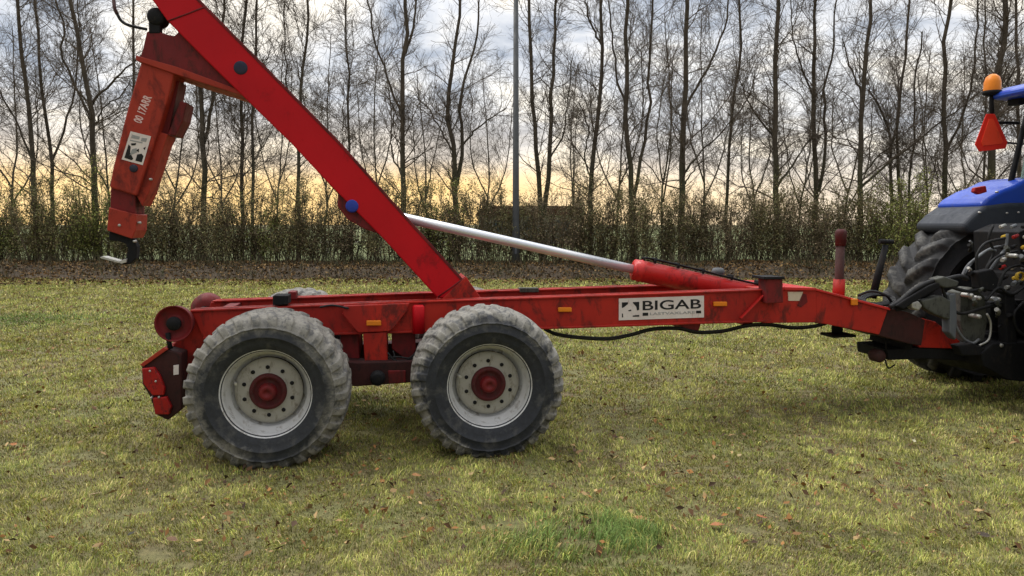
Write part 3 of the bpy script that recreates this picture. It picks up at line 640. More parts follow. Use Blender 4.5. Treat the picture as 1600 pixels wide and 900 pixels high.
# ================================================================== TRAILER
ra = at_z(418, 614, .51); fa = at_z(764, 602, .51)
TH = math.atan2(fa.y - ra.y, fa.x - ra.x); WB = (fa - ra).length
print('trailer angle', math.degrees(TH), 'wheelbase', WB, ra)
d0 = Vector((-math.sin(TH), math.cos(TH), 0))
O = Vector((ra.x, ra.y, 0)) - d0 * .10
T = Frame(O, TH)
tr = empty('hooklift_trailer', O, TH)
tag(tr, 'long red hooklift trailer with raised boom, chrome cylinder rod and four dirty wheels', 'trailer')
VN, VF, VC = .75, 1.55, 1.15             # outer faces of the two beams, centre
def TP(pts, v): return T.poly(pts, v)
def tprism(name, pts, v0, v1, m_, parent=tr, bevel=.006, vt=None):
    return MB().prism(TP(pts, v0 if vt is None else vt), v0, v1).build(name, m_, parent, bevel)
# chassis: two beams with top and bottom flanges, cross members, rear drop plates
top = [(298, 484), (420, 479), (640, 470.5), (860, 463.5), (1196, 451.5)]
bot = [(1196, 503), (1090, 506), (860, 514), (640, 520), (420, 526), (318, 530)]
q = MB(); pp = TP(top + bot, VN); ptop = TP(top, VN); pbot = TP(bot, VN)
for v0, s in ((VN, 1), (VF, -1)):
    a, b = sorted((v0, v0 + s * .10)); q.prism(pp, a, b)
    a, b = sorted((v0 - s * .018, v0 + s * .125)); n = len(ptop)
    q.prism(ptop + [(x, z - .016) for x, z in ptop[::-1]], a, b); q.prism([(x, z) for x, z in pbot] + [(x, z + .018) for x, z in pbot[::-1]], a, b)
q.build('chassis_beams', 'frame_red', tr, .005)
q = MB()
for px in (330, 520, 690, 860, 1040, 1170):
    u = T.p(px, 500, VN)[0]; z = T.p(px, 498, VN)[1]; MB().box((u, VN + .1, z - .07), (u + .09, VF - .1, z + .05)).build('cross_member', 'dull_red', tr, .006)
# front box and falling neck
tprism('front_box', [(1192, 452), (1275, 452.5), (1276, 504), (1192, 505)], VN + .004, VF - .004, 'frame_red')
tprism('top_flange', [(1226, 448.5), (1275, 450), (1276, 454), (1226, 453)], VN - .02, VF + .02, 'cylinder_red', bevel=.003)
tprism('neck', [(1274.5, 451), (1388, 482), (1374, 523), (1288, 506), (1275, 505)], VN + .012, VF - .012, 'frame_red')
tprism('neck_flange', [(1274.5, 450.5), (1392, 481.5), (1391, 485), (1275, 454)], VN - .006, VF + .006, 'cylinder_red', bevel=.003)
tprism('neck_collar', [(1388, 481), (1420, 488), (1442, 498), (1446, 500), (1440, 540), (1424, 538), (1372, 524)], VN + .03, VF - .03, 'grimy_red')
tprism('hitch_beam', [(1420, 500), (1440, 497), (1462, 503), (1500, 533), (1502, 545), (1436, 543)], .9, 1.4, 'frame_red')
tprism('hitch_plate', [(1421, 500), (1441, 498), (1438, 512), (1424, 545), (1414, 545)], .89, 1.41, 'black_steel')
tprism('hitch_rail', [(1386, 546), (1436, 543), (1520, 545), (1545, 556), (1545, 566), (1440, 561), (1388, 563)], .92, 1.38, 'black_steel', bevel=.012)
u, z = T.p(1376, 557, .9); MB().lathe([(-.06, 0), (-.06, .045), (-.04, .058), (.05, .058), (.07, .045), (.07, .0)], (u, .95, z), 24).build('hitch_roller', 'rusty_steel', tr)
q = MB(); q.tube([T.P3(1383, 526, .88), T.P3(1385, 548, .88)], .006, 8); q.tube(smooth_path([T.P3(1383, 562, .88), T.P3(1388, 575, .88), T.P3(1398, 570, .88)]), .007, 8); q.build('chain', 'black_steel', tr)
# bracket, gussets, seams
q = MB(); q.prism(TP([(1197, 436), (1223, 436), (1224, 473), (1198, 474)], .66), .66, .80); q.build('upright_bracket', 'dull_red', tr, .006)
tprism('bracket_cap', [(1194, 432.5), (1226, 432.5), (1226, 436.5), (1194, 436.5)], .64, .86, 'black_steel', bevel=.003)
q = MB()
for (a, b) in (((1192, 460), (1156, 497)), ((536, 489), (553, 512)), ((636, 483), (616, 509))):
    pa, pb = T.p(*a, VN - .005), T.p(*b, VN - .005); dx, dz = pb[0] - pa[0], pb[1] - pa[1]; l = math.hypot(dx, dz); nx, nz = -dz / l * .006, dx / l * .006
    q.prism([(pa[0] + nx, pa[1] + nz), (pb[0] + nx, pb[1] + nz), (pb[0] - nx, pb[1] - nz), (pa[0] - nx, pa[1] - nz)], VN - .035, VN + .0)
q.build('stiffener_ribs', 'cylinder_red', tr, .002)
tprism('cream_sticker', [(1231, 456), (1255, 456), (1249, 470), (1232, 470)], VN - .001, VN + .003, 'cream_patch', bevel=0)
tprism('oil_stain_plate', [(1252, 458), (1260, 460), (1262, 472), (1252, 480), (1246, 478), (1250, 468)], VN, VN + .003, 'dull_red', bevel=0)
# amber markers
for (x, y, w_, h_) in ((883, 484, 21, 7), (1126, 475, 21, 7), (584, 505, 23, 8), (1336, 472, 10, 10)):
    vp = .68 if x == 584 else VN
    o = tprism('side_marker', [(x - w_ / 2, y - h_ / 2), (x + w_ / 2, y - h_ / 2), (x + w_ / 2, y + h_ / 2), (x - w_ / 2, y + h_ / 2)], vp - .022, vp + .001, 'amber_lens', bevel=.006)
# name plate with lettering
pl = tprism('name_plate', [(967, 466.5), (1100, 462), (1100, 496), (967, 500.5)], VN - .006, VN, 'white_film', bevel=0)
def on_plate(fx, fy):                        # fraction along / up the plate
    a = Vector(T.p(967, 500.5, VN - .006)); b = Vector(T.p(1100, 496, VN - .006)); c = Vector(T.p(967, 466.5, VN - .006)); d = Vector(T.p(1100, 462, VN - .006))
    return (a * (1 - fx) + b * fx) * (1 - fy) + (c * (1 - fx) + d * fx) * fy
p0 = on_plate(.275, .42); p1 = on_plate(.965, .42); p2 = on_plate(.275, .86)
ud = (p1 - p0); zd = (p2 - p0); w_ = ud.length; h_ = zd.length; ud /= w_; zd /= h_
text_part('lettering', 'BIGAB', w_, h_, (p0.x, VN - .0062, p0.y), (ud.x, 0, ud.y), (zd.x, 0, zd.y), (0, -1, 0), 'ink', pl, bold=.012)
p0 = on_plate(.36, .19); p1 = on_plate(.89, .19); p2 = on_plate(.36, .31)
text_part('small_lettering', 'LASTVAXLARE', (p1 - p0).length, (p2 - p0).length, (p0.x, VN - .0062, p0.y), (ud.x, 0, ud.y), (zd.x, 0, zd.y), (0, -1, 0), 'grey_ink', pl, bold=.01)
def flat(pts, mname, name, parent, v=VN - .0075, f=None):
    f = f or on_plate
    MB().prism([tuple(f(*p)) for p in pts], v, v + .0012).build(name, mname, parent)
q = MB()
for pts in ([(.275, .17), (.34, .17), (.34, .31), (.275, .31)], [(.905, .2), (.965, .2), (.965, .32), (.905, .32)]):
    q.prism([tuple(on_plate(*p)) for p in pts], VN - .0075, VN - .006)
q.build('black_bars', 'ink', pl)
q = MB()
for pts in ([(.035, .56), (.035, .82), (.105, .82), (.105, .74), (.06, .6)], [(.16, .82), (.235, .82), (.235, .46), (.21, .42), (.20, .6), (.165, .76)], [(.105, .44), (.14, .48), (.145, .41), (.115, .40)],
            [(.16, .14), (.235, .14), (.235, .22), (.16, .2)], [(.035, .12), (.05, .14), (.045, .3), (.035, .32)]):
    q.prism([tuple(on_plate(*p)) for p in pts], VN - .0075, VN - .006)
q.build('emblem', 'ink', pl)
# suspension block between the wheels
tprism('bogie_plate', [(536, 478), (640, 474), (634, 488), (616, 512), (608, 518), (560, 520), (552, 512), (536, 492)], .69, .9, 'frame_red')
tprism('bogie_pedestal', [(567, 521), (604, 519), (606, 566), (570, 566)], .70, 1.6, 'frame_red')
tprism('pedestal_cheek', [(534, 512), (560, 520), (562, 560), (545, 566), (530, 545)], .8, 1.5, 'dull_red')
tprism('pedestal_cheek', [(612, 516), (648, 508), (650, 545), (640, 566), (612, 545)], .8, 1.5, 'dull_red')
tprism('bogie_beam', [(470, 560), (560, 566), (640, 564), (720, 556), (720, 586), (640, 598), (556, 604), (470, 596)], .63, .83, 'grimy_red', bevel=.01)
tprism('bogie_beam', [(470, 560), (560, 566), (640, 564), (720, 556), (720, 586), (640, 598), (556, 604), (470, 596)], 1.5, 1.7, 'grimy_red', bevel=.01, vt=.63)
tprism('red_link', [(606, 579), (634, 579), (634, 598), (608, 600)], .62, .66, 'dull_red')
u, z = T.p(590, 591, .6); MB().lathe([(-.05, 0), (-.05, .035), (-.04, .052), (0, .058), (.9, .058), (.95, .052), (.95, 0)], (u, .60, z), 28).build('pivot_boss', 'black_steel', tr)
u, z = T.p(654, 520, .74); u2, z2 = T.p(655, 476, .74)
q = MB(); q.tube([(u, .72, z), (u, .72, z2 - .015), (u, .72, z2 + .0)], [.048, .048, .035], 20); q.build('air_vessel', 'boom_red', tr)
q = MB()
for k in range(5):
    a = random.Random(k)
    MB().tube(smooth_path([T.P3(610 + a.uniform(-6, 6), 548 + 3 * k, .68), T.P3(622, 556 + a.uniform(0, 14), .66), T.P3(645, 560 + a.uniform(-5, 6), .68), T.P3(660, 540, .7)]), .007, 7).build('brake_hose', 'hose_rubber', tr)
MB().tube(smooth_path([T.P3(500, 480, .69), T.P3(520, 477, .68), T.P3(545, 482, .68)]), .008, 7).build('brake_hose', 'hose_rubber', tr)
# locking lug on the rear of the beams
tprism('container_lock', [(426, 462), (450, 462), (450, 476), (426, 477)], .72, .9, 'black_steel')
tprism('container_lock', [(450, 456), (462, 456), (462, 468), (450, 468)], 1.2, 1.35, 'dull_red', vt=1.2)
tprism('grey_pad', [(812, 450), (842, 450), (842, 457), (812, 457)], VF - .13, VF - .05, 'casting_grey', vt=VF - .13)
# rear: drop plates, rollers and light bar
tprism('rear_drop_plate', [(296, 486), (335, 500), (335, 590), (300, 600), (262, 590), (262, 545), (285, 525)], .78, .84, 'frame_red')
tprism('rear_drop_plate', [(296, 486), (335, 500), (335, 590), (300, 600), (262, 590), (262, 545), (285, 525)], 1.46, 1.52, 'frame_red', vt=.78)
for vv, sgn in ((.62, 1), (1.68, -1)):
    u, z = T.p(271, 506, .62)
    prof = [(.14, 0), (.14, .07), (.10, .125), (.03, .128), (.0, .135), (.004, .125), (.02, .12), (.035, .105), (.045, .065), (.045, .05), (.02, .045), (.02, 0)]
    q = MB().lathe([(a * sgn, r_) for a, r_ in prof], (u, vv, z), 40); q.build('end_roller', 'dull_red', tr)
u, z = T.p(271, 506, .62); MB().tube([(u, .66, z), (u, 1.64, z)], .03, 14).build('roller_shaft', 'black_steel', tr)
for vv in (.612, 1.66): MB().lathe([(0, 0), (0, .048), (.012, .052), (.028, .052), (.028, 0)], (u, vv, z), 24).build('roller_hole_shade', 'black_steel', tr)  # added black discs imitate the shade in the rollers' hollow centres
q = MB(); q.tube([T.P3(262, 520, .64), T.P3(266, 545, .64)], .018, 8); q.build('roller_latch', 'black_steel', tr)
lb = tprism('light_bar', [(221, 570), (256, 545), (284, 552), (284, 640), (262, 657), (243, 648), (234, 620), (222, 600)], .62, 1.68, 'grimy_red', bevel=.01)
tprism('light_bar_lid', [(218, 570), (255, 543), (262, 546), (224, 573)], .60, 1.70, 'jib_red', bevel=.003)
for pts in ([(221, 576), (240, 574), (250, 588), (257, 606), (256, 618), (238, 618), (224, 600)], [(238, 622), (260, 620), (268, 636), (264, 648), (242, 648)]):
    tprism('tail_lamp', pts, .585, .625, 'red_lens', lb, .008)
q = MB()
for x, y in ((234, 580), (243, 596), (236, 622), (248, 621)):
    u, z = T.p(x, y, .58); q.lathe([(-.012, 0), (-.012, .007), (0, .009), (.03, .009)], (u, .59, z), 10)
q.build('bolts', 'worn_steel', lb)
tprism('white_tag', [(271, 571), (279, 570), (279, 585), (271, 586)], .612, .622, 'white_film', lb, 0)

# wheels
def tyre_mesh(R_, W_, RB, nl, lug, flat_z, seg=420, skew=.55, chev=False):
    hw = W_ / 2
    prof = [(-hw + .055, RB - .012), (-hw + .03, RB + .008), (-hw + .012, RB + .05), (-hw + .003, RB + .085), (-hw - .003, RB + .088), (-hw - .003, RB + .095), (-hw + .001, RB + .098), (-hw - .002, (RB + R_) / 2 + .015), (-hw - .001, R_ - .104), (-hw - .006, R_ - .101), (-hw - .005, R_ - .095), (-hw + .003, R_ - .092), (-hw + .006, R_ - .085), (-hw + .016, R_ - .055), (-hw + .030, R_ - .032), (-hw + .05, R_ - .018)]
    m_ = 16
    mid = [(-hw + .05 + (W_ - .1) * k / m_, R_ - .018 + .018 * math.sin(math.pi * k / m_) ** .6) for k in range(1, m_)]
    prof = prof + mid + [(-a, r_) for a, r_ in prof[::-1]]
    prof = np.array(prof); K = len(prof)
    th = np.linspace(0, 2 * np.pi, seg, endpoint=False)
    A, TT = np.meshgrid(prof[:, 0], th); RR, _ = np.meshgrid(prof[:, 1], th)
    s = A / hw; side = np.where(s > 0, .5, 0.)
    ph = (TT * nl / (2 * np.pi) + skew * np.abs(s) * (1 if not chev else 1.6) + side) % 1
    e = .09 if chev else .055
    on = np.clip((ph - .0) / e, 0, 1) * np.clip((.56 - ph) / e, 0, 1)
    on = on * on * (3 - 2 * on)
    wgt = np.clip((RR - (R_ - .105)) / .06, 0, 1)
    cen = np.clip((np.abs(s) - (.04 if chev else .0)) / .1, 0, 1) if chev else 1.0
    blk = 1 - .6 * (np.abs(np.abs(s) - .45) < .05) if not chev else 1.0
    RR = RR - lug * wgt * (1 - on * cen * blk)
    A = A * (1 - .0 * on)
    low = (RR > R_ - .12)
    A = A - np.sign(A) * .012 * wgt * (1 - on) * (np.abs(s) > .8)
    X_ = RR * np.cos(TT); Z_ = RR * np.sin(TT)
    bul = np.clip((-Z_ - flat_z + .12) / .2, 0, 1); A = A * (1 + .05 * bul)
    Z_ = np.maximum(Z_, -flat_z)
    v = np.stack([X_, A, Z_], -1).reshape(-1, 3)
    i, j = np.meshgrid(np.arange(K - 1), np.arange(seg)); j2 = (j + 1) % seg
    f = np.stack([j * K + i, j2 * K + i, j2 * K + i + 1, j * K + i + 1], -1).reshape(-1, 4)
    return v, f
RW, WW = .558, .57
def make_wheel(loc, rz, tm, rot=0):
    disc = MB()
    # hand-side of the wheel looks towards -v
    disc.lathe([(-.155, .115), (-.150, .135), (-.142, .20), (-.130, .222), (-.115, .232), (-.10, .228), (-.09, .10)], (0, 0, 0), 64)
    w_ = disc.build('wheel', 'rim_disc', tr); w_.location = loc; w_.rotation_euler = (0, rot, rz)
    q = MB(); q.lathe([(-.232, .318), (-.243, .322), (-.250, .315), (-.246, .303), (-.232, .297), (-.222, .288), (-.205, .284), (-.16, .279), (-.145, .262), (-.09, .258), (-.085, .232), (-.06, .232), (.19, .25), (.23, .29), (.245, .318), (.23, .318), (.19, .27), (-.20, .298)], (0, 0, 0), 96)
    q.build('rim', 'rim_silver', w_)
    q = MB()
    for k in range(10):
        a = 2 * math.pi * (k + .5) / 10; cx_, cz_ = .168 * math.cos(a), .168 * math.sin(a)
        q.lathe([(-.1485, .014), (-.1500, .014), (-.1500, .0)], (cx_, 0, cz_), 14)
        q.lathe([(-.149, .0085), (-.160, .0085), (-.160, 0)], (cx_, 0, cz_), 6, smooth=False)
    q.build('wheel_nuts', 'black_steel', w_)
    q = MB(); q.lathe([(-.14, .128), (-.170, .125), (-.180, .118), (-.182, .100), (-.168, .094), (-.164, .066), (-.164, 0)], (0, 0, 0), 40)
    for k in range(8):
        a = 2 * math.pi * k / 8; q.lathe([(-.17, .008), (-.187, .008), (-.187, 0)], (.108 * math.cos(a), 0, .108 * math.sin(a)), 6, smooth=False)
    q.build('hub', 'hub_red', w_)
    MB().lathe([(-.16, .064), (-.19, .060), (-.215, .052), (-.222, .044), (-.222, .02), (-.216, .018), (-.216, 0)], (0, 0, 0), 32).build('hub_cap', 'dull_red', w_)
    q = MB(); q.tube([(-.235 * math.cos(.3), -.12, .235 * math.sin(.3)), (-.215 * math.cos(.3), -.19, .215 * math.sin(.3))], .010, 8); q.build('valve', 'worn_steel', w_)
    v, f = tyre_mesh(RW, WW, .305, 29, .017, .515, 680, .62)
    if rot:
        c_, s_ = math.cos(-rot), math.sin(-rot); v0 = v.copy()
        v, f = tyre_mesh(RW, WW, .305, 29, .017, .515, 680, .62)
        x_ = v[:, 0] * c_ + v[:, 2] * s_; z_ = -v[:, 0] * s_ + v[:, 2] * c_; v[:, 0] = x_; v[:, 2] = z_
    npmesh('tyre', v, f, tm, w_, smooth=True)
    return w_
vw = WW / 2 + .0
make_wheel((0, vw, .515), 0, 'tyre_rubber_muddy')
make_wheel((WB, vw, .515), 0, 'tyre_rubber_dusty')
make_wheel((0, 2 * VC - vw, .515), math.pi, 'tyre_rubber_dusty')
make_wheel((WB, 2 * VC - vw, .515), math.pi, 'tyre_rubber_muddy')
for u in (0, WB):
    MB().tube([(u, vw + .0, .515), (u, 2 * VC - vw, .515)], .065, 16).build('axle', 'black_steel', tr)
    q = MB().lathe([(0, .0), (0, .2), (.16, .2), (.16, 0)], (u, vw + .03, .515), 36); q.build('brake_drum', 'black_steel', tr)

# boom
vb0, vb1 = .93, 1.37
boom = [(747, 464), (700, 411), (640, 345), (582, 280), (532, 224), (440, 131), (370, 60), (310, -1), (264, -48), (205, -36), (238, 0), (262, 33), (320, 92), (380, 151), (457, 226), (508, 281), (600, 374), (684, 466)]
tprism('boom', boom, vb0, vb1, 'boom_red', bevel=.01)
tprism('boom_foot', [(752, 466), (728, 432), (690, 468), (684, 482), (752, 482)], vb0 - .012, vb1 + .012, 'frame_red')
q = MB()                                                    # edge seam along the top of the boom
ed = TP([(747, 462), (640, 343.5), (532, 222.5), (310, -3), (264, -50)], vb0); ed2 = TP([(745, 466), (638, 347.5), (530, 226.5), (308, 1), (262, -46)], vb0)
q.prism(ed + ed2[::-1], vb0 - .006, vb1 + .006); q.build('boom_seam', 'dull_red', tr, .002)
for (a, b) in (((262, 33), (322, 10)), ((684, 464), (728, 432)), ((560, 331), (604, 306))):
    if a[0] == 560: continue
    MB().tube([T.P3(*a, vb0 - .001), T.P3((a[0] + b[0]) / 2 + 1, (a[1] + b[1]) / 2, vb0 - .001), T.P3(*b, vb0 - .001)], .006, 8).build('weld_bead', 'dull_red', tr)
tprism('knuckle_plate', [(508, 281), (528, 303), (527, 322), (543, 343), (570, 358), (600, 368), (600, 330), (560, 290)], vb0 + .03, vb1 - .03, 'dull_red', bevel=.01)
u, z = T.p(550, 322, vb0); MB().lathe([(-.010, 0), (-.010, .040), (-.006, .050), (.02, .052), (.46, .052), (.47, 0)], (u, vb0, z), 28).build('boom_pin', 'blue_paint', tr)
RODE = (u, VC, z)
u, z = T.p(376, 106, vb0); MB().lathe([(-.008, 0), (-.008, .030), (-.006, .046), (.0, .052), (.46, .056), (.46, 0)], (u, vb0, z), 28).build('jib_pin', 'slate_paint', tr)
# cylinder and rod
ax0 = Vector(T.P3(990, 421, VC)); ax1 = Vector(T.P3(1205, 467, VC)); dd = (ax1 - ax0).normalized()
MB().tube([Vector(RODE) , ax0 + dd * .1], .040, 28).build('cylinder_rod', 'chrome', tr)
q = MB(); q.tube([ax0 - dd * .012, ax0, ax0, ax0 + dd * .05, ax0 + dd * .055, ax0 + dd * .07, ax0 + dd * .075, ax1], [.06, .062, .092, .094, .099, .099, .095, .095], 40); q.build('cylinder_barrel', 'cylinder_red', tr)
q = MB()
up = Vector((0, 0, 1)); nrm = (up - dd * up.dot(dd)).normalized()
for s in (-.03, .02):
    q.tube(smooth_path([ax0 + dd * .06 + nrm * .10 + Vector((0, s, 0)), ax0 + dd * .12 + nrm * .125 + Vector((0, s, 0)), ax0 + dd * .6 + nrm * .118 + Vector((0, s, 0)), ax0 + dd * 1.12 + nrm * .105 + Vector((0, s, 0)), ax1 + nrm * .13 + Vector((0, s, 0))]), .009, 8)
for k in (.16, .38, .62, .9): q.tube([ax0 + dd * k + nrm * .09 + Vector((0, -.05, 0)), ax0 + dd * k + nrm * .13 + Vector((0, -.05, 0)), ax0 + dd * k + nrm * .13 + Vector((0, .04, 0))], .012, 6)
q.build('hydraulic_pipes', 'black_steel', tr)
u, z = T.p(1122, 424, VC + .1); MB().lathe([(-.03, 0), (-.03, .05), (.0, .06), (.03, .045), (.035, 0)], (u, VC + .1, z), 20, 'z').build('valve_cap', 'grey_plastic', tr)
u, z = T.p(1188, 441, VC); MB().box((u - .04, VC - .05, z - .03), (u + .05, VC + .05, z + .02)).build('hose_block', 'black_steel', tr, .01)

# jib bracket and hook arm
tprism('jib_bracket', [(229, 50), (240, 44), (250, 50), (262, 54), (272, 56), (281, 48), (280, 40), (290, 44), (330, 88), (392, 150), (378, 150), (330, 128), (275, 113), (217, 94), (222, 80)], vb0 + .035, vb1 - .035, 'dull_red', bevel=.008)
tprism('bracket_flange', [(212, 86), (218, 88), (275, 104), (378, 142), (384, 151), (275, 116), (212, 94)], vb0 + .02, vb1 - .02, 'jib_red', bevel=.004)
u, z = T.p(243, 25, vb0 + .02)
MB().lathe([(0, 0), (0, .02), (.006, .055), (.016, .066), (.13, .066), (.14, .055), (.14, 0)], (u, vb0 + .015, z), 28).build('elbow_pin', 'black_steel', tr)
tprism('elbow_lug', [(232, 20), (243, 12), (258, 20), (266, 30), (256, 32), (250, 38), (250, 52), (232, 52)], vb0 + .03, vb0 + .10, 'black_steel', bevel=.008)
vj0, vj1 = vb0 + .04, vb1 - .10
jib = tprism('hook_arm', [(221, 95), (273, 112), (264, 148), (247, 205), (213, 306), (171, 293), (175, 268), (197, 178)], vj0, vj1, 'jib_red', bevel=.012)
tprism('arm_slide_cover', [(268, 128), (280, 126), (262, 215), (244, 245), (240, 232)], vj0 + .10, vj1 + .02, 'dull_red', vt=vj0 + .10)
tprism('arm_back_box', [(281, 158), (292, 160), (286, 188), (274, 212), (262, 210)], vj0 + .06, vj1 - .02, 'dull_red', vt=vj0 + .06)
tprism('arm_back_panel', [(247, 205), (262, 210), (232, 302), (222, 322), (213, 306)], vj0 + .05, vj1 - .04, 'jib_red', vt=vj0 + .05)
tprism('arm_recess', [(173, 292), (211, 303), (211, 334), (172, 326)], vj0 + .04, vj1 - .03, 'dull_red', vt=vj0 + .04)
tprism('arm_tip', [(170, 324), (213, 335), (212, 360), (206, 373), (167, 360)], vj0 + .012, vj1 - .02, 'jib_red')
u, z = T.p(186, 352, vj0); MB().lathe([(-.008, 0), (-.008, .010), (.02, .012)], (u, vj0 + .01, z), 16).build('tip_bolt', 'worn_steel', tr)
tprism('hook', [(170, 361), (208, 371), (214, 385), (213, 404), (203, 413), (190, 413), (188, 408), (196, 404), (200, 390), (196, 381), (186, 377), (170, 376)], vj0 + .05, vj0 + .13, 'black_steel', bevel=.008)
tprism('hook_tongue', [(156, 402), (158, 404), (190, 412), (197, 410), (198, 404), (194, 405), (186, 408), (160, 400.5)], vj0 + .03, vj0 + .14, 'worn_steel', bevel=.002)
for x, y in ((217, 348), (210, 377), (235, 280)):
    u, z = T.p(x, y, vj0 + .03); MB().lathe([(-.01, 0), (-.01, .009), (.03, .011), (.03, 0)], (u, vj0 + .03, z), 14).build('end_bolt', 'worn_steel', tr)
q = MB(); q.tube(smooth_path([T.P3(183, 22, vb0), T.P3(190, 33, vb0), T.P3(203, 40, vb0), T.P3(230, 46, vb0 + .05)]), .011, 8); q.build('bent_hose', 'hose_rubber', tr)
q = MB(); q.tube(smooth_path([T.P3(174, -30, vb0 + .1), T.P3(177, -6, vb0 + .05), T.P3(179, 12, vb0), T.P3(183, 22, vb0)]), .013, 8); q.build('hose_sleeve', 'rusty_steel', tr)
# arm sticker and lettering
stk = tprism('arm_sticker', [(204, 205), (236, 213), (223, 258), (190, 249)], vj0 - .003, vj0, 'white_film', bevel=0)
def on_stk(fx, fy):
    a, b, c, d = [Vector(T.p(x, y, vj0 - .003)) for x, y in ((190, 249), (223, 258), (204, 205), (236, 213))]
    return (a * (1 - fx) + b * fx) * (1 - fy) + (c * (1 - fx) + d * fx) * fy
q = MB()
for pts in ([(.1, .08), (.1, .55), (.22, .5), (.28, .3), (.5, .12), (.45, .06)], [(.18, .6), (.42, .66), (.42, .58), (.25, .54)], [(.62, .08), (.62, .3), (.8, .36), (.92, .3), (.92, .08)], [(.5, .42), (.62, .5), (.66, .38)], [(.8, .55), (.9, .62), (.9, .5)]):
    q.prism([tuple(on_stk(*p)) for p in pts], vj0 - .0045, vj0 - .003)
q.build('emblem', 'ink', stk)
q = MB()
for pts in ([(.12, .78), (.5, .80), (.5, .9), (.12, .9)], [(.6, .76), (.85, .78), (.85, .9), (.6, .88)], [(.1, .68), (.7, .70), (.7, .74), (.1, .72)], [(.3, .2), (.58, .36), (.5, .5), (.32, .42)]):
    q.prism([tuple(on_stk(*p)) for p in pts], vj0 - .0045, vj0 - .003)
q.build('faded_print', 'grey_ink', stk)
a = Vector(T.p(209, 190, vj0)); b = Vector(T.p(226, 148, vj0)); ud = (b - a); w_ = ud.length; ud /= w_; zd = Vector((-ud.y, ud.x))
a = Vector(T.p(221, 194, vj0))
text_part('arm_lettering', '00 17ARR', w_, .062, (a.x, vj0 - .0005, a.y), (ud.x, 0, ud.y), (zd.x, 0, zd.y), (0, -1, 0), 'pale_ink', jib, bold=.03)
u, z = T.p(209, 263, vj0); MB().lathe([(-.012, 0), (-.012, .024), (-.006, .03), (.02, .03)], (u, vj0, z), 20).build('arm_pin', 'slate_paint', tr)

# hoses slung under the near beam
q = MB()
for k, (dy, r_) in enumerate(((0, .010), (3, .007))):
    q.tube(smooth_path([T.P3(x, y + dy, .8 + .03 * k) for x, y in ((850, 512), (870, 521), (905, 526), (950, 528), (985, 522), (1020, 513), (1060, 512), (1090, 518), (1130, 516), (1165, 508), (1200, 506), (1240, 511), (1275, 508), (1300, 500))]), r_, 8)
q.build('slung_hoses', 'hose_rubber', tr)
tprism('bottom_bracket', [(1062, 505), (1096, 504), (1092, 517), (1068, 515)], .8, 1.4, 'dull_red')
# jack leg through the neck
u, z0_ = T.p(1308, 520, VC); z1_ = T.p(1308, 360, VC)[1]
def zz_(y): return T.p(1308, y, VC)[1]
MB().tube([(u, VC, zz_(520)), (u, VC, zz_(490))], .05, 16).build('jack_tube', 'black_steel', tr)
jk = MB().tube([(u, VC, zz_(500)), (u, VC, zz_(380))], .040, 20).build('jack_leg', 'rusty_steel', tr)
MB().tube([(u, VC, zz_(384)), (u, VC, zz_(366)), (u, VC, zz_(362)), (u, VC, zz_(358))], [.047, .052, .052, .03], 20).build('jack_cap', 'hub_red', tr)
MB().tube([(u, VC, zz_(470)), (u, VC, zz_(436))], [.055, .052], 20).build('jack_sleeve', 'frame_red', tr)
MB().box((u - .11, VC - .1, zz_(525)), (u + .13, VC + .1, zz_(521))).build('jack_foot', 'black_steel', tr, .004)
# black lever post with a T top and coiled hose
q = MB(); a = Vector(T.P3(1363, 466, VC)); b = Vector(T.P3(1384, 383, VC)); q.tube([a, b], [.036, .026], 12); q.tube([Vector(T.P3(1374, 377, VC)), Vector(T.P3(1395, 378, VC))], .022, 10)
q.build('lever_post', 'black_steel', tr)
q = MB(); rr_ = random.Random(4)
for k in range(4):
    cx_, cy_ = 1366 + 3 * k, 466 + k
    q.tube([Vector(T.P3(cx_ + 24 * math.cos(t_), cy_ - 8 * math.sin(t_) , VC - .12 - .02 * k + .1 * math.sin(t_))) for t_ in np.linspace(0, 2 * math.pi, 26)], .012, 7)
q.tube(smooth_path([T.P3(1340, 462, 1.0), T.P3(1362, 455, .95), T.P3(1385, 462, .9), T.P3(1400, 478, .95), T.P3(1425, 470, 1.0), T.P3(1450, 455, 1.05)]), .012, 7)
q.build('coiled_hose', 'hose_rubber', tr)

# ================================================================== TRACTOR
PH = R(10); far = at_z(1505, 590, 0)
FW = Vector((4.98, 8.05, 0))
TO = FW - Vector((-math.sin(PH), math.cos(PH), 0)) * .95
K = Frame(TO, PH)
tk = empty('farm_tractor', TO, PH); tag(tk, 'blue farm tractor seen from behind at the right edge, coupled to the red trailer', 'tractor')
def kprism(name, pts, v0, v1, m_, parent=tk, bevel=.01, vt=None):
    return MB().prism(K.poly(pts, v0 if vt is None else vt), v0, v1).build(name, m_, parent, bevel)
def make_twheel(loc, rz, Rt, Wt, nl, lug, rimr):
    q = MB().lathe([(-.06, .0), (-.06, .12), (-.03, .14), (-.02, rimr * .8), (.03, rimr * .95), (.04, 0)], (0, 0, 0), 40); w_ = q.build('wheel', 'grey_plastic', tk); w_.location = loc; w_.rotation_euler = (0, .2, rz)
    q = MB().lathe([(-Wt * .36, rimr + .012), (-Wt * .38, rimr), (-Wt * .34, rimr - .03), (0, rimr - .06), (Wt * .34, rimr - .03), (Wt * .38, rimr), (Wt * .36, rimr + .012), (0, rimr - .03), (-Wt * .34, rimr - .01)], (0, 0, 0), 64); q.build('rim', 'grey_plastic', w_)
    v, f = tyre_mesh(Rt, Wt, rimr, nl, lug, Rt - .03, 480, .55, True)
    npmesh('tyre', v, f, 'tractor_rubber', w_, smooth=True); return w_
RT = .88
make_twheel((0, .95, RT - .03), 0, RT, .60, 19, .07, .50)
make_twheel((0, -.95, RT - .03), math.pi, RT, .60, 19, .07, .50)
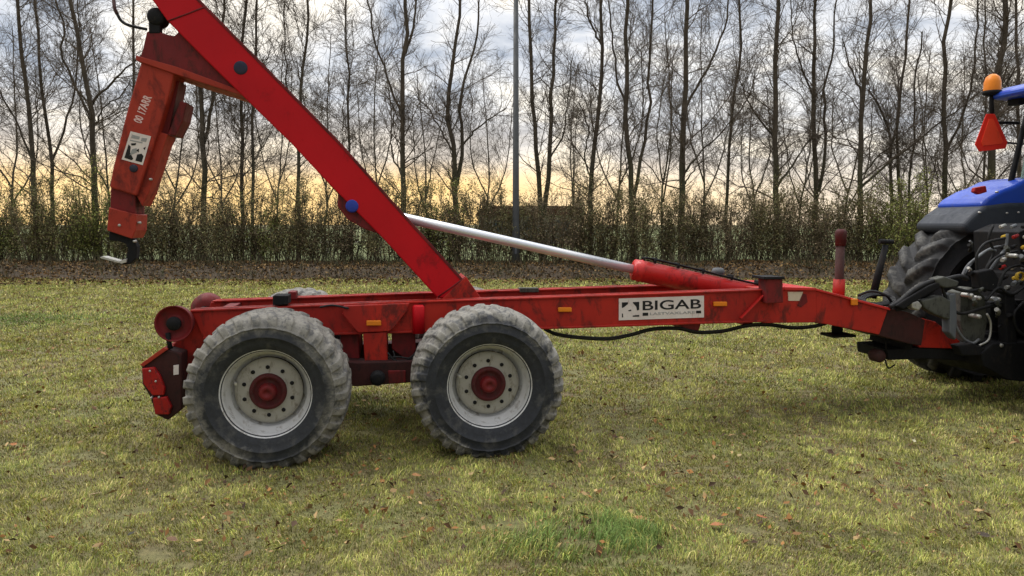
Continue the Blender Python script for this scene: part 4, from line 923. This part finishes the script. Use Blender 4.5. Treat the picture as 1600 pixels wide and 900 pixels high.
make_twheel((2.35, .85, .60), 0, .62, .48, 17, .045, .34)
make_twheel((2.35, -.85, .60), math.pi, .62, .48, 17, .045, .34)
for s, vt in ((1, 1.20), (-1, 1.20)):
    f0 = K.poly([(1464, 322), (1474, 312), (1495, 300), (1512, 294), (1530, 285), (1550, 281), (1590, 279), (1640, 292), (1680, 312), (1680, 330), (1600, 331), (1472, 331)], vt)
    g0 = K.poly([(1434, 356), (1437, 349), (1450, 336), (1470, 322), (1500, 318), (1600, 316), (1680, 326), (1700, 350), (1690, 358), (1600, 348), (1545, 350), (1530, 364), (1444, 365)], vt)
    a, b = sorted((s * .58, s * 1.24))
    MB().prism(f0, a, b).build('mudguard', 'tractor_blue', tk, .045).modifiers[0].segments = 4
    a, b = sorted((s * .56, s * 1.27))
    MB().prism(g0, a, b).build('mudguard_lip', 'dark_plastic', tk, .05).modifiers[0].segments = 4
    if s == 1:
        MB().prism(K.poly([(1524, 293), (1541, 290), (1543, 300), (1530, 304), (1522, 300)], .57), .57, .62).build('mudguard_lamp', 'red_lens', tk, .01)
q = MB()
for x, y in ((1532, 332), (1574, 333), (1592, 332), (1559, 300)):
    u, z = K.p(x, y, .55); q.lathe([(0, 0), (0, .009), (.03, .011)], (u, .545, z), 8)
q.build('mudguard_bolts', 'worn_steel', tk)
# cab
ub, zb_ = K.p(1580, 282, .78); ut, zt_ = K.p(1600, 165, .78)
for s in (1, -1):
    MB().tube([(ub, s * .78, zb_ - .4), (ub, s * .78, zb_), (ut, s * .72, zt_)], [.034, .030, .024], 8).build('cab_post', 'black_steel', tk)
    MB().tube([(ub + 1.4, s * .72, zb_ - .5), (ub + 1.25, s * .68, zt_)], .04, 8).build('cab_post', 'black_steel', tk)
    MB().prism([(ub + .04, zb_ - .3), (ub + 1.38, zb_ - .4), (ub + 1.22, zt_), (ut + .03, zt_)], s * .72 - .005, s * .72 + .005).build('side_window', 'glass', tk)
q = MB(); q.add([(ub, -.7, zb_ - .3), (ub, .7, zb_ - .3), (ut, .68, zt_), (ut, -.68, zt_), (ub + .01, -.7, zb_ - .3), (ub + .01, .7, zb_ - .3), (ut + .01, .68, zt_), (ut + .01, -.68, zt_)], [(0, 1, 2, 3), (7, 6, 5, 4), (0, 4, 5, 1), (3, 2, 6, 7), (1, 5, 6, 2), (0, 3, 7, 4)]); q.build('rear_window', 'glass', tk)
ur, zr0 = K.p(1572, 152, .6); zr1 = K.p(1580, 133, .6)[1]
MB().prism([(ur + .02, zr0), (ur - .0, zr0 + .06), (ur + .12, zr1), (ur + 1.7, zr1 + .02), (ur + 1.85, zr0 + .04), (ur + 1.8, zr0 - .02)], -.8, .8).build('cab_roof', 'tractor_blue', tk, .05)
u, z = K.p(1584, 153, .72); MB().box((u - .05, .6, z - .08), (u + .06, .75, z + .02)).build('work_light', 'black_steel', tk, .015)
MB().box((u - .05, -.75, z - .08), (u + .06, -.6, z + .02)).build('work_light', 'black_steel', tk, .015)
# beacon, triangle and their bracket
vbk = .80
u, z = K.p(1550, 144, vbk); zt2 = K.p(1550, 117, vbk)[1]; hh = zt2 - z
bc = MB().lathe([(-.03, 0), (-.04, .045), (-.02, .088), (.012, .09), (.014, 0)], (u, vbk, z), 24, 'z').build('beacon', 'black_steel', tk)
MB().lathe([(.0, .082), (hh * .5, .080), (hh * .8, .064), (hh * .96, .03), (hh, .0)], (u, vbk, z + .012), 24, 'z').build('lens', 'amber_lens', bc)
q = MB(); z2 = K.p(1550, 195, vbk)[1]; q.tube([(u, vbk, z - .02), (u, vbk, z - .1), (u + .01, vbk - .02, z2)], .022, 8); a = K.P3(1592, 192, .76); q.tube([(u + .01, vbk - .02, z2 + .02), a], .016, 8)
a1_ = K.P3(1600, 225, .76); b1_ = K.P3(1560, 222, vbk); q.tube([b1_, a1_], .010, 6); q.build('beacon_bracket', 'black_steel', tk)
tv = vbk - .05
tri = MB()
q3 = [K.P3(x, y, tv) for x, y in ((1541, 178), (1554, 178), (1574, 222), (1571, 232), (1530, 237), (1523, 226))]
tri.prism([(p[0], p[2]) for p in q3], tv - .004, tv + .004)
wt = tri.build('warning_triangle', 'hot_red', tk, .003)
q3 = [K.P3(x, y, tv) for x, y in ((1544, 186), (1551, 186), (1566, 221), (1564, 225), (1534, 228), (1532, 222))]
MB().prism([(p[0], p[2]) for p in q3], tv - .012, tv - .004).build('reflective_centre', 'amber_red' if 'amber_red' in MATS else 'fluoro_red', wt, .003)
# small fittings crowding the rear of the tractor
rf_ = random.Random(12)
for k in range(26):
    x, y = rf_.uniform(1512, 1605), rf_.uniform(372, 545); u, v_, z = K.P3(x, y, -.36 + rf_.uniform(-.04, .08)); r_ = rf_.uniform(.008, .022); a = rf_.uniform(-.7, .7)
    MB().tube([(u, v_, z), (u + .05 * math.cos(a), v_ + .02, z + .05 * math.sin(a)), (u + .07 * math.cos(a), v_ + .05, z + .07 * math.sin(a) - .02)], [r_, r_ * .8, r_ * 1.1], 8).build('hose_fitting', rf_.choice(['worn_steel', 'black_steel', 'casting_grey', 'black_steel', 'grey_hose', 'rusty_steel']), tk)
# body, bonnet
MB().box((-.45, -.32, .62), (2.2, .32, 1.25)).build('gearbox_housing', 'black_steel', tk, .05)
MB().prism([(1.35, 1.15), (1.3, 1.95), (2.6, 1.85), (3.15, 1.6), (3.2, 1.0)], -.4, .4).build('bonnet', 'tractor_blue', tk, .08)
MB().box((.3, -.7, 1.1), (1.5, .7, 1.75)).build('cab_floor', 'black_steel', tk, .04)
MB().box((1.2, -.3, .45), (3.1, .3, 1.0)).build('engine_block', 'casting_grey', tk, .05)
MB().tube([(0, -.9, RT - .03), (0, .9, RT - .03)], .14, 20).build('rear_axle', 'casting_grey', tk)
MB().tube([(2.35, -.8, .6), (2.35, .8, .6)], .09, 16).build('front_axle', 'casting_grey', tk)
# rear linkage
kprism('hitch_frame', [(1500, 545), (1518, 530), (1600, 528), (1660, 530), (1660, 590), (1600, 592), (1540, 585), (1505, 565)], -.35, .45, 'black_steel', vt=-.1)
kprism('lift_casting', [(1492, 456), (1512, 448), (1530, 462), (1534, 500), (1528, 532), (1500, 534), (1492, 500)], -.22, -.05, 'casting_grey', vt=-.15)
kprism('pto_guard', [(1535, 470), (1590, 466), (1640, 470), (1640, 515), (1560, 516), (1534, 505)], -.2, .2, 'black_steel', vt=-.1)
kprism('valve_bank', [(1572, 362), (1600, 350), (1650, 348), (1650, 448), (1598, 452), (1576, 440)], -.15, .4, 'black_steel', vt=0)
for y0 in range(6):
    for x0 in range(3):
        u, v_, z = K.P3(1570 + 17 * x0 + 3 * (y0 % 2), 352 + 16 * y0, -.16)
        w_ = MB().tube([(u, v_, z), (u - .07, v_ - .03, z - .015), (u - .075, v_ - .03, z - .016)], [.016, .018, .012], 10).build('coupler', ['worn_steel', 'black_steel', 'grey_hose', 'yellow_cap', 'black_steel', 'red_lens', 'black_steel'][(y0 * 3 + x0 * 2) % 7], tk)
hs = [([(1390, 480), (1405, 472), (1430, 452), (1455, 440), (1475, 437), (1500, 432), (1512, 436)], .022, -.3, 'hose_rubber'), ([(1398, 484), (1420, 478), (1445, 462), (1468, 446), (1490, 445)], .02, -.25, 'black_steel'),
      ([(1502, 434), (1512, 415), (1530, 400), (1545, 390), (1556, 392)], .012, -.2, 'grey_hose'), ([(1506, 430), (1524, 404), (1548, 388), (1572, 384)], .010, -.15, 'grey_hose'), ([(1534, 440), (1550, 418), (1566, 395), (1572, 385), (1574, 365)], .013, -.2, 'grey_hose'),
      ([(1520, 450), (1526, 425), (1526, 400), (1540, 380), (1570, 372)], .012, -.25, 'hose_rubber'), ([(1545, 450), (1542, 420), (1560, 400), (1590, 392)], .012, -.25, 'hose_rubber'), ([(1560, 452), (1570, 425), (1590, 415), (1610, 420)], .012, -.3, 'hose_rubber'),
      ([(1490, 490), (1494, 510), (1505, 528), (1520, 536), (1530, 530)], .012, -.28, 'grey_hose'), ([(1530, 540), (1545, 530), (1548, 505), (1542, 490)], .010, -.3, 'worn_steel'), ([(1582, 520), (1578, 540), (1566, 548), (1550, 540)], .011, -.3, 'grey_hose'),
      ([(1470, 440), (1480, 470), (1500, 490), (1540, 480), (1580, 470)], .014, -.3, 'hose_rubber'), ([(1540, 470), (1560, 450), (1580, 460), (1605, 445)], .014, -.35, 'hose_rubber'), ([(1480, 446), (1510, 455), (1540, 452), (1570, 460), (1600, 490)], .016, -.32, 'hose_rubber'),
      ([(1552, 352), (1545, 372), (1552, 395), (1540, 425), (1548, 455)], .012, -.2, 'hose_rubber'), ([(1602, 470), (1585, 490), (1590, 515), (1610, 530)], .013, -.35, 'hose_rubber')]
for pts, r_, v_, mm in hs:
    MB().tube(smooth_path([K.P3(x, y, v_) for x, y in pts]), r_, 9).build('hydraulic_hose', mm, tk)
for pts, mm, nm in (([(1400, 478), (1418, 466), (1452, 446), (1468, 440), (1470, 450), (1440, 466), (1412, 484)], 'black_steel', 'hose_sleeve'), ([(1462, 436), (1476, 432), (1488, 436), (1500, 440), (1496, 448), (1478, 450), (1466, 446)], 'casting_grey', 'coupling_block'),
                    ([(1424, 472), (1436, 470), (1442, 478), (1436, 486), (1426, 482)], 'worn_steel', 'coupling_plate'), ([(1440, 470), (1472, 462), (1486, 470), (1484, 500), (1462, 492), (1446, 482)], 'casting_grey', 'lower_link_end'),
                    ([(1484, 460), (1494, 458), (1496, 500), (1494, 532), (1484, 520)], 'grey_plastic', 'link_stabiliser'), ([(1496, 540), (1520, 536), (1540, 545), (1536, 556), (1504, 556)], 'black_steel', 'draw_hook'),
                    ([(1570, 460), (1586, 455), (1590, 540), (1574, 548)], 'black_steel', 'lift_rod'), ([(1528, 425), (1552, 420), (1562, 436), (1556, 456), (1532, 452)], 'black_steel', 'top_link_bracket')):
    kprism(nm, pts, -.34, -.24, mm, bevel=.012)
q = MB()
for x, y in ((1532, 466), (1562, 468), (1532, 495), (1590, 400), (1566, 540), (1520, 462)):
    u, z = K.p(x, y, -.36); MB().lathe([(0, 0), (0, .016), (.02, .02), (.12, .02)], (u, -.36, z), 12).build('linkage_pin', 'worn_steel', tk)
u, v_, z = K.P3(1594, 432, -.3); MB().lathe([(-.01, .03), (-.02, .04), (0, .045), (.02, .04), (.01, .03)], (u, v_, z), 16).build('yellow_ring', 'yellow_cap', tk)
print('done')
